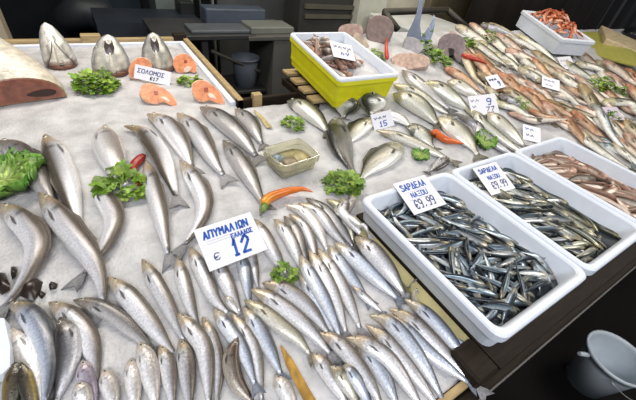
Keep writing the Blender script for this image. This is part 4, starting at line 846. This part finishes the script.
# ------------------------------------------------------------------ small fish in the boxes
for x0 in (.0, .403, .80): rect_floor(x0, x0+.39, 0, .5, .10); rect_floor(x0+.022, x0+.37, .022, .478, .046)
crateH(0, 0, 0, 0, 0, 0)
for x in np.arange(0, .333, .004):
    for y in np.arange(0, .505, .004):
        e_ = min(x-.025, .308-x, y-.025, .48-y); p = xfW((x, y, 0 if e_ < 0 else -.03+.05*min(1, e_/.09))); i, j = gi(p[0], p[1]); H[i, j] = p[2]
def heap(name, x0, x1, y0, y1, n, Lr, Wr, tones, label, group, kind='sardine', profile=None, ang=(0, 1.6), cat='fish', mats=None, parts=1):
    for q in range(n):
        best = None
        for _ in range(16):
            x, y = rng.uniform(x0+.02, x1-.02), rng.uniform(y0+.02, y1-.02)
            a = rng.normal(*ang); L = rng.uniform(*Lr); dx, dy = L/2*math.cos(a), L/2*math.sin(a)
            if not (x0 < x-dx < x1 and x0 < x+dx < x1 and y0 < y-dy < y1 and y0 < y+dy < y1): continue
            s = np.linspace(-.45, .45, 5); m_ = float(hh(x+2*dx*s, y+2*dy*s).mean()) - (profile(x, y) if profile else 0)
            if best is None or m_ < best[0]: best = (m_, x, y, a, dx, dy)
        if best is None: continue
        _, x, y, a, dx, dy = best; bd = rng.normal(0, .12)*math.hypot(dx, dy)
        P = [(x-dx, y-dy), (x-math.sin(a)*bd, y+math.cos(a)*bd), (x+dx, y+dy)]
        build_fish(name, np.array(P), rng.uniform(*Wr), kind, str(rng.choice(tones)), int(rng.choice([-1, 1])), label, cat, group, parts, rng.uniform(-.3, 1.1), mats or M_sard, sink=.3)
heap('sardine', .026, .366, .030, .470, 178, (.095, .135), (.0185, .0235), ['sard', 'sardb', 'sardb', 'sardb'], 'small dark backed sardine heaped in the white box beside the hake pile', 'sardines in the box beside the hake pile', profile=lambda x, y: .022*math.exp(-((x-.2)/.13)**2-((y-.22)/.2)**2), ang=(2.3, .95))
heap('sardine', .430, .764, .030, .470, 122, (.10, .14), (.0185, .024), ['sard', 'sardo', 'sardo', 'sardb'], 'small olive silver sardine heaped in the middle white box', 'sardines in the middle box', profile=lambda x, y: .024*math.exp(-((x-.55)/.12)**2-((y-.22)/.2)**2), ang=(2.1, .6))
heap('brown_fish', .83, 1.15, .04, .47, 90, (.10, .15), (.024, .032), ['reddish', 'reddish', 'pinkw', 'brown'], 'small reddish brown fish heaped in the farthest of the three white boxes', 'reddish brown fish in their box', profile=lambda x, y: .03*math.exp(-((x-.95)/.12)**2-((y-.2)/.2)**2), ang=(2.2, .5), kind='mullet', mats=M_far)
# squid in the yellow crate, prawns in the far box
for q in range(40):
    x, y = rng.uniform(.05, .20 if q % 4 else .27), rng.uniform(.10, .45)
    if x > .22 and y < .2: y += .18
    a = rng.normal(2.0, .5); L = rng.uniform(.08, .13)
    pts = [xfY((min(.315, max(.035, x+L*t*math.cos(a))), min(.45, max(.035, y+L*t*math.sin(a))), 0)) for t in (-.5, 0, .5)]
    build_fish('squid', np.array(pts)[:, :2], rng.uniform(.034, .052), 'mullet', str(rng.choice(['pinkw', 'reddish', 'white', 'white', 'pinkw'])), 1, 'pinkish brown squid lying on ice in the yellow crate', 'squid', 'squid in the yellow crate', 1, .5, M_wet, .3)
for q in range(90):
    x, y = rng.uniform(.06, .27), rng.uniform(.05, .45); a = rng.uniform(0, 6.28); L = rng.uniform(.08, .12)
    pts = [xfW((min(.295, max(.04, x+L*.5*math.cos(a+t))), min(.47, max(.04, y+L*.5*math.sin(a+t))), 0)) for t in (0, .9, 1.8)]
    build_fish('prawn', np.array(pts)[:, :2], rng.uniform(.024, .032), 'sardine', 'prawn', 1, 'red prawn heaped in the far white box', 'prawn', 'prawns in the far white box', 1, .3, M_far, .15)
# ------------------------------------------------------------------ price cards with handwriting
GL = {'A': "00 26 40;12 32", 'Π': "00 06 46 40", 'Y': "06 23 46;23 20", 'M': "00 06 23 46 40", 'Λ': "00 26 40", 'I': "20 26", 'Ω': "00 10 11 03 05 16 36 45 43 31 30 40", 'N': "00 06 40 46",
 'E': "40 00 06 46;03 33", 'Δ': "00 26 40 00", 'O': "10 01 05 16 36 45 41 30 10", 'S': "45 36 16 05 14 33 42 41 30 10 01", 'P': "00 06 36 45 44 33 03", 'Ξ': "06 46;13 33;00 40", 'Σ': "46 06 23 00 40",
 'U': "06 01 10 30 41 46", '€': "45 36 16 04 02 10 30 41;03 33;02 22", '1': "14 26 20;10 30", '2': "04 15 26 36 45 44 00 40", '9': "44 33 13 04 05 16 36 45 44 30 10", '7': "06 46 10", '5': "46 06 03 33 42 41 30 00", ',': "21 10", 'K': "00 06;46 03 40", '0': "10 01 05 16 36 45 41 30 10", '8': "13 04 05 16 36 45 44 33 13 02 01 10 30 41 42 33"}
def write(o, loc, O, X, Y, N, txt, x, y, h, w, m, th, name='lettering', slant=.12, gap=1.45, base=.0012):
    """handwritten strokes on the card plane: O top corner, X along, Y down"""
    V = []; f = []; cx = x
    def pt(px, py): return O + X*px + Y*py + N*base
    for chh in txt:
        if chh == ' ': cx += w*.9; continue
        if chh == '~':
            st_ = [[(q, 3+2*math.sin(q*2.2+cx*90)) for q in np.linspace(0, 4, 9)]]
        else: st_ = [[(int(c[0]), int(c[1])) for c in s.split()] for s in GL[chh].split(';')]
        for s in st_:
            P = np.array([(cx + w*(a/4) + slant*h*b/6, y - h*b/6) for a, b in s])
            for i in range(len(P)-1):
                d = nrm(P[i+1]-P[i]); n_ = np.array((-d[1], d[0]))*th/2; a, b = P[i]-d*th*.3, P[i+1]+d*th*.3
                k = len(V); V += [pt(*(a-n_)), pt(*(b-n_)), pt(*(b+n_)), pt(*(a+n_))]; f.append([k, k+1, k+2, k+3])
        cx += w*gap if chh != 'I' else w*1.1
    mesh(name, np.array(V)-loc, f, m, o, False)
def card(px, base, eps, label, lines=(), size=None, lift=.0, side=0., m=None, name='price_card', rules=(), clear=.0):
    """px: top corner far, top other, bottom other, bottom of the card on the plane through BASE tilted EPS from upright"""
    o0 = hit(*base)+np.array((0, 0, lift)); hd = hdir(o0); sv = np.array((-hd[1], hd[0], 0)); n = nrm(hd*math.cos(math.radians(eps)) + np.array((0, 0, 1))*math.sin(math.radians(eps)) + sv*side)
    bestc = None
    for e_ in np.arange(18, 84, 2.):
        for s_ in np.arange(-.8, .81, .05):
            n_ = nrm(hd*math.cos(math.radians(e_)) + np.array((0, 0, 1))*math.sin(math.radians(e_)) + sv*s_); A_ = np.array([at_plane(u, v, o0, n_) for u, v in px])
            e0, e1, e2, e3 = A_[1]-A_[0], A_[2]-A_[1], A_[2]-A_[3], A_[3]-A_[0]
            c_ = (nrm(e0) @ nrm(e3))**2 + (nrm(e2) @ nrm(e1))**2 + .5*(np.linalg.norm(e0)/np.linalg.norm(e2)-1)**2 + .5*(np.linalg.norm(e1)/np.linalg.norm(e3)-1)**2 + ((e_-eps)/120)**2 + .15*s_*s_ + 400*sum(max(0., float(hh(q[0], q[1]))+.004-q[2]) for q in [A_[0]*(1-a)*(1-b)+A_[1]*a*(1-b)+A_[2]*a*b+A_[3]*(1-a)*b for a in (0, .33, .67, 1) for b in (0, .2, .4, .6, .8)])**2*10
            if bestc is None or c_ < bestc[0]: bestc = (c_, n_, e_, s_)
    n = bestc[1]
    A = np.array([at_plane(u, v, o0, n) for u, v in px])
    X = nrm(A[1]-A[0]+A[2]-A[3]); Y = A[3]-A[0]+A[2]-A[1]; Y = nrm(Y-X*(Y @ X)); c = A.mean(0)
    w = (np.linalg.norm(A[1]-A[0])+np.linalg.norm(A[2]-A[3]))/2; h = (abs((A[3]-A[0]) @ Y)+abs((A[2]-A[1]) @ Y))/2
    O = c-X*w/2-Y*h/2; t = n*.0012
    K = 7; V = []; f = []
    for s in (1, -1):
        for i in range(K):
            for j in range(K): V.append(O+X*w*i/(K-1)+Y*h*j/(K-1)+t*s*.5)
    for i in range(K-1):
        for j in range(K-1): a = i*K+j; f += [[a, a+1, a+K+1, a+K][::-1], [K*K+a, K*K+a+1, K*K+a+K+1, K*K+a+K]]
    r = [i*K for i in range(K)] + [(K-1)*K+j for j in range(1, K)] + [i*K+K-1 for i in range(K-2, -1, -1)] + [j for j in range(K-2, 0, -1)]
    f += [[r[i], r[(i+1) % len(r)], K*K+r[(i+1) % len(r)], K*K+r[i]] for i in range(len(r))]
    o = tag(mesh(name, V, f, m or M_card, None, False, None, c), label, 'price card')
    if n @ np.cross(X, Y) > 0: pass
    for (txt, fx, fy, fh, fw, mm, th) in lines: write(o, c, O, X, Y, n, txt, fx*w, fy*h, fh*h, fw*w, mm, th*h)
    for q, fy in enumerate(rules):
        a = O+Y*h*fy+X*w*.12+n*.001; b = O+Y*h*fy+X*w*.8+n*.001; mesh('printed_line', np.array([a, b, b+Y*h*.012, a+Y*h*.012])-c, [[0, 1, 2, 3]], M_inkg, o, False)

    return o
I1, I2 = M_ink, M_inkd
card([(192, 231), (249, 212), (269, 249), (211, 271)], (240, 262), 62, 'main white price card for twelve euro lying on the hake pile', [
  ('AΠYMAΛIΩN', .10, .30, .17, .062, I1, .040), ('EΛΛAΔOΣ', .52, .475, .10, .038, I1, .026), ('€', .14, .82, .15, .085, I2, .022), ('12', .44, .87, .36, .12, I1, .06)], lift=.022, rules=(.36, .42))
card([(391, 185), (423, 175), (448, 204), (416, 214)], (418, 212), 50, 'white price card reading a handwritten fish name standing in the box beside the hake pile', [
  ('SAPΔEΛA', .10, .30, .18, .075, I1, .035), ('NAΞOU', .25, .55, .14, .07, I1, .028), ('€9,99', .18, .88, .24, .085, I2, .032)], lift=.012, rules=(.36, .6))
card([(470, 168), (496, 163), (515, 187), (494, 196)], (496, 195), 50, 'white price card with a dark edge standing in the middle white box', [
  ('SAPΔEΛA', .12, .26, .15, .075, I1, .032), ('NAΞOU', .28, .52, .13, .07, I1, .028), ('€9,99', .25, .84, .22, .085, I2, .03)], lift=.012, rules=(.6,))
card([(135, 64), (171, 72), (170, 86), (134, 78)], (152, 83), 38, 'narrow white price card standing among the salmon steaks', [
  ('ΣOΛOMOΣ', .08, .52, .28, .075, I2, .055), ('€17', .44, .88, .22, .055, M_woodd, .05)], lift=.012)
card([(468, 97), (494, 93), (500, 113), (472, 116)], (486, 114), 35, 'white price card with blue figures leaning on the sea bass', [('~~', .05, .32, .14, .12, I2, .03), ('~', .06, .62, .14, .14, I2, .03), ('9', .62, .52, .3, .16, I1, .06), ('77', .55, .84, .2, .12, I2, .05)], lift=.004)
card([(481, 78), (493, 75), (510, 86), (497, 89)], (497, 88), 55, 'tilted white price card lying among the orange mullets', [('~~~', .12, .4, .18, .14, I2, .05), ('9', .62, .8, .3, .12, I1, .06)], lift=.006)
card([(368, 115), (388, 111), (397, 124), (377, 131)], (380, 128), 45, 'small white price card standing among the bream', [('~~~', .1, .4, .18, .15, I2, .04), ('15', .3, .85, .3, .14, I1, .06)], lift=.006)
card([(522, 124), (540, 128), (541, 144), (524, 139)], (532, 142), 30, 'pale price card standing at the far corner of the middle white box', [('~~', .1, .35, .2, .2, I1, .04), ('~~', .15, .75, .2, .18, I2, .04)], lift=.004)
card([(554, 57), (568, 57), (578, 67), (566, 70)], (567, 69), 50, 'pale price card nearest the prawn box among the far fish', [('~~~', .1, .4, .18, .15, M_inkg, .05), ('~~', .2, .8, .18, .15, M_inkg, .05)], lift=.004)
card([(541, 76), (560, 80), (559, 92), (543, 86)], (551, 90), 35, 'pale pinkish price card in the far rows behind the red mullets', [('~~~', .1, .4, .18, .15, I2, .04), ('~~', .2, .8, .18, .15, M_inkg, .05)], lift=.004)
card([(602, 106), (616, 108), (626, 119), (610, 121)], (614, 120), 45, 'pale lilac price card among the silver fish beyond the reddish box', [('8', .2, .6, .35, .15, I2, .05), ('~~', .4, .7, .2, .15, M_inkg, .05)], lift=.006, m=mat('lilac_card', (.55, .48, .56), rough=.4))
card([(329, 40), (351, 46), (356, 61), (334, 57)], (344, 59), 35, 'white price card standing in the squid crate', [('~~~~', .1, .4, .2, .15, I2, .04), ('~~', .35, .82, .26, .16, I1, .05)], lift=.03)
# ------------------------------------------------------------------ lift everything on to the stall's height, light, camera
for o in bpy.data.objects:
    if o.parent is None: o.location.z += ICE
for o in bpy.data.objects:
    if o.name.split('.')[0] in ('floor', 'wall_back'): pass
W = bpy.data.worlds.new('World'); bpy.context.scene.world = W; W.use_nodes = True
bg = W.node_tree.nodes['Background']; bg.inputs[0].default_value = (.80, .90, 1.0, 1); bg.inputs[1].default_value = .17
def area(name, loc, tgt, size, e, c):
    l = bpy.data.lights.new(name, 'AREA'); l.shape = 'RECTANGLE'; l.size, l.size_y = size; l.energy = e; l.color = c
    o = bpy.data.objects.new(name, l); C.objects.link(o); o.location = loc; o.rotation_euler = (Vector(tgt)-Vector(loc)).to_track_quat('-Z', 'Y').to_euler(); return o
area('daylight', (-1.2, -1.6, 3.3), (0, .7, .85), (2.2, 1.2), 96, (.97, .98, 1.0))
area('daylight_far', (2.6, -.6, 3.4), (1.8, 1.0, .9), (2.0, 1.2), 58, (1.0, .94, .83))
area('shop_lamp', (-.5, 2.2, 2.8), (-.5, 1.5, .85), (1.6, .4), 46, (1.0, .93, .82))
area('shop_lamp', (1.6, 1.9, 2.8), (1.3, 1.0, .95), (1.8, .4), 20, (1.0, .90, .74))
area('back_fill', (1.6, 2.95, 2.7), (1.6, 3.0, 0), (3.0, .3), 16, (1.0, .95, .85))  # added fill to brighten the area behind the stall, no real lamp
cam = bpy.data.cameras.new('Camera'); co = bpy.data.objects.new('Camera', cam); C.objects.link(co)
cam.sensor_width = 36; cam.sensor_fit = 'HORIZONTAL'; cam.lens = F/636*36; cam.clip_start = .02
M4 = Matrix.Identity(4)
for i in range(3): M4[i][0], M4[i][1], M4[i][2] = RT[i], UP[i], -FW[i]
M4[0][3], M4[1][3], M4[2][3] = EYE[0], EYE[1], EYE[2]+ICE
co.matrix_world = M4; bpy.context.scene.camera = co
sc_ = bpy.context.scene; sc_.view_settings.view_transform = 'Standard'; sc_.view_settings.look = 'None'; sc_.view_settings.exposure = 0
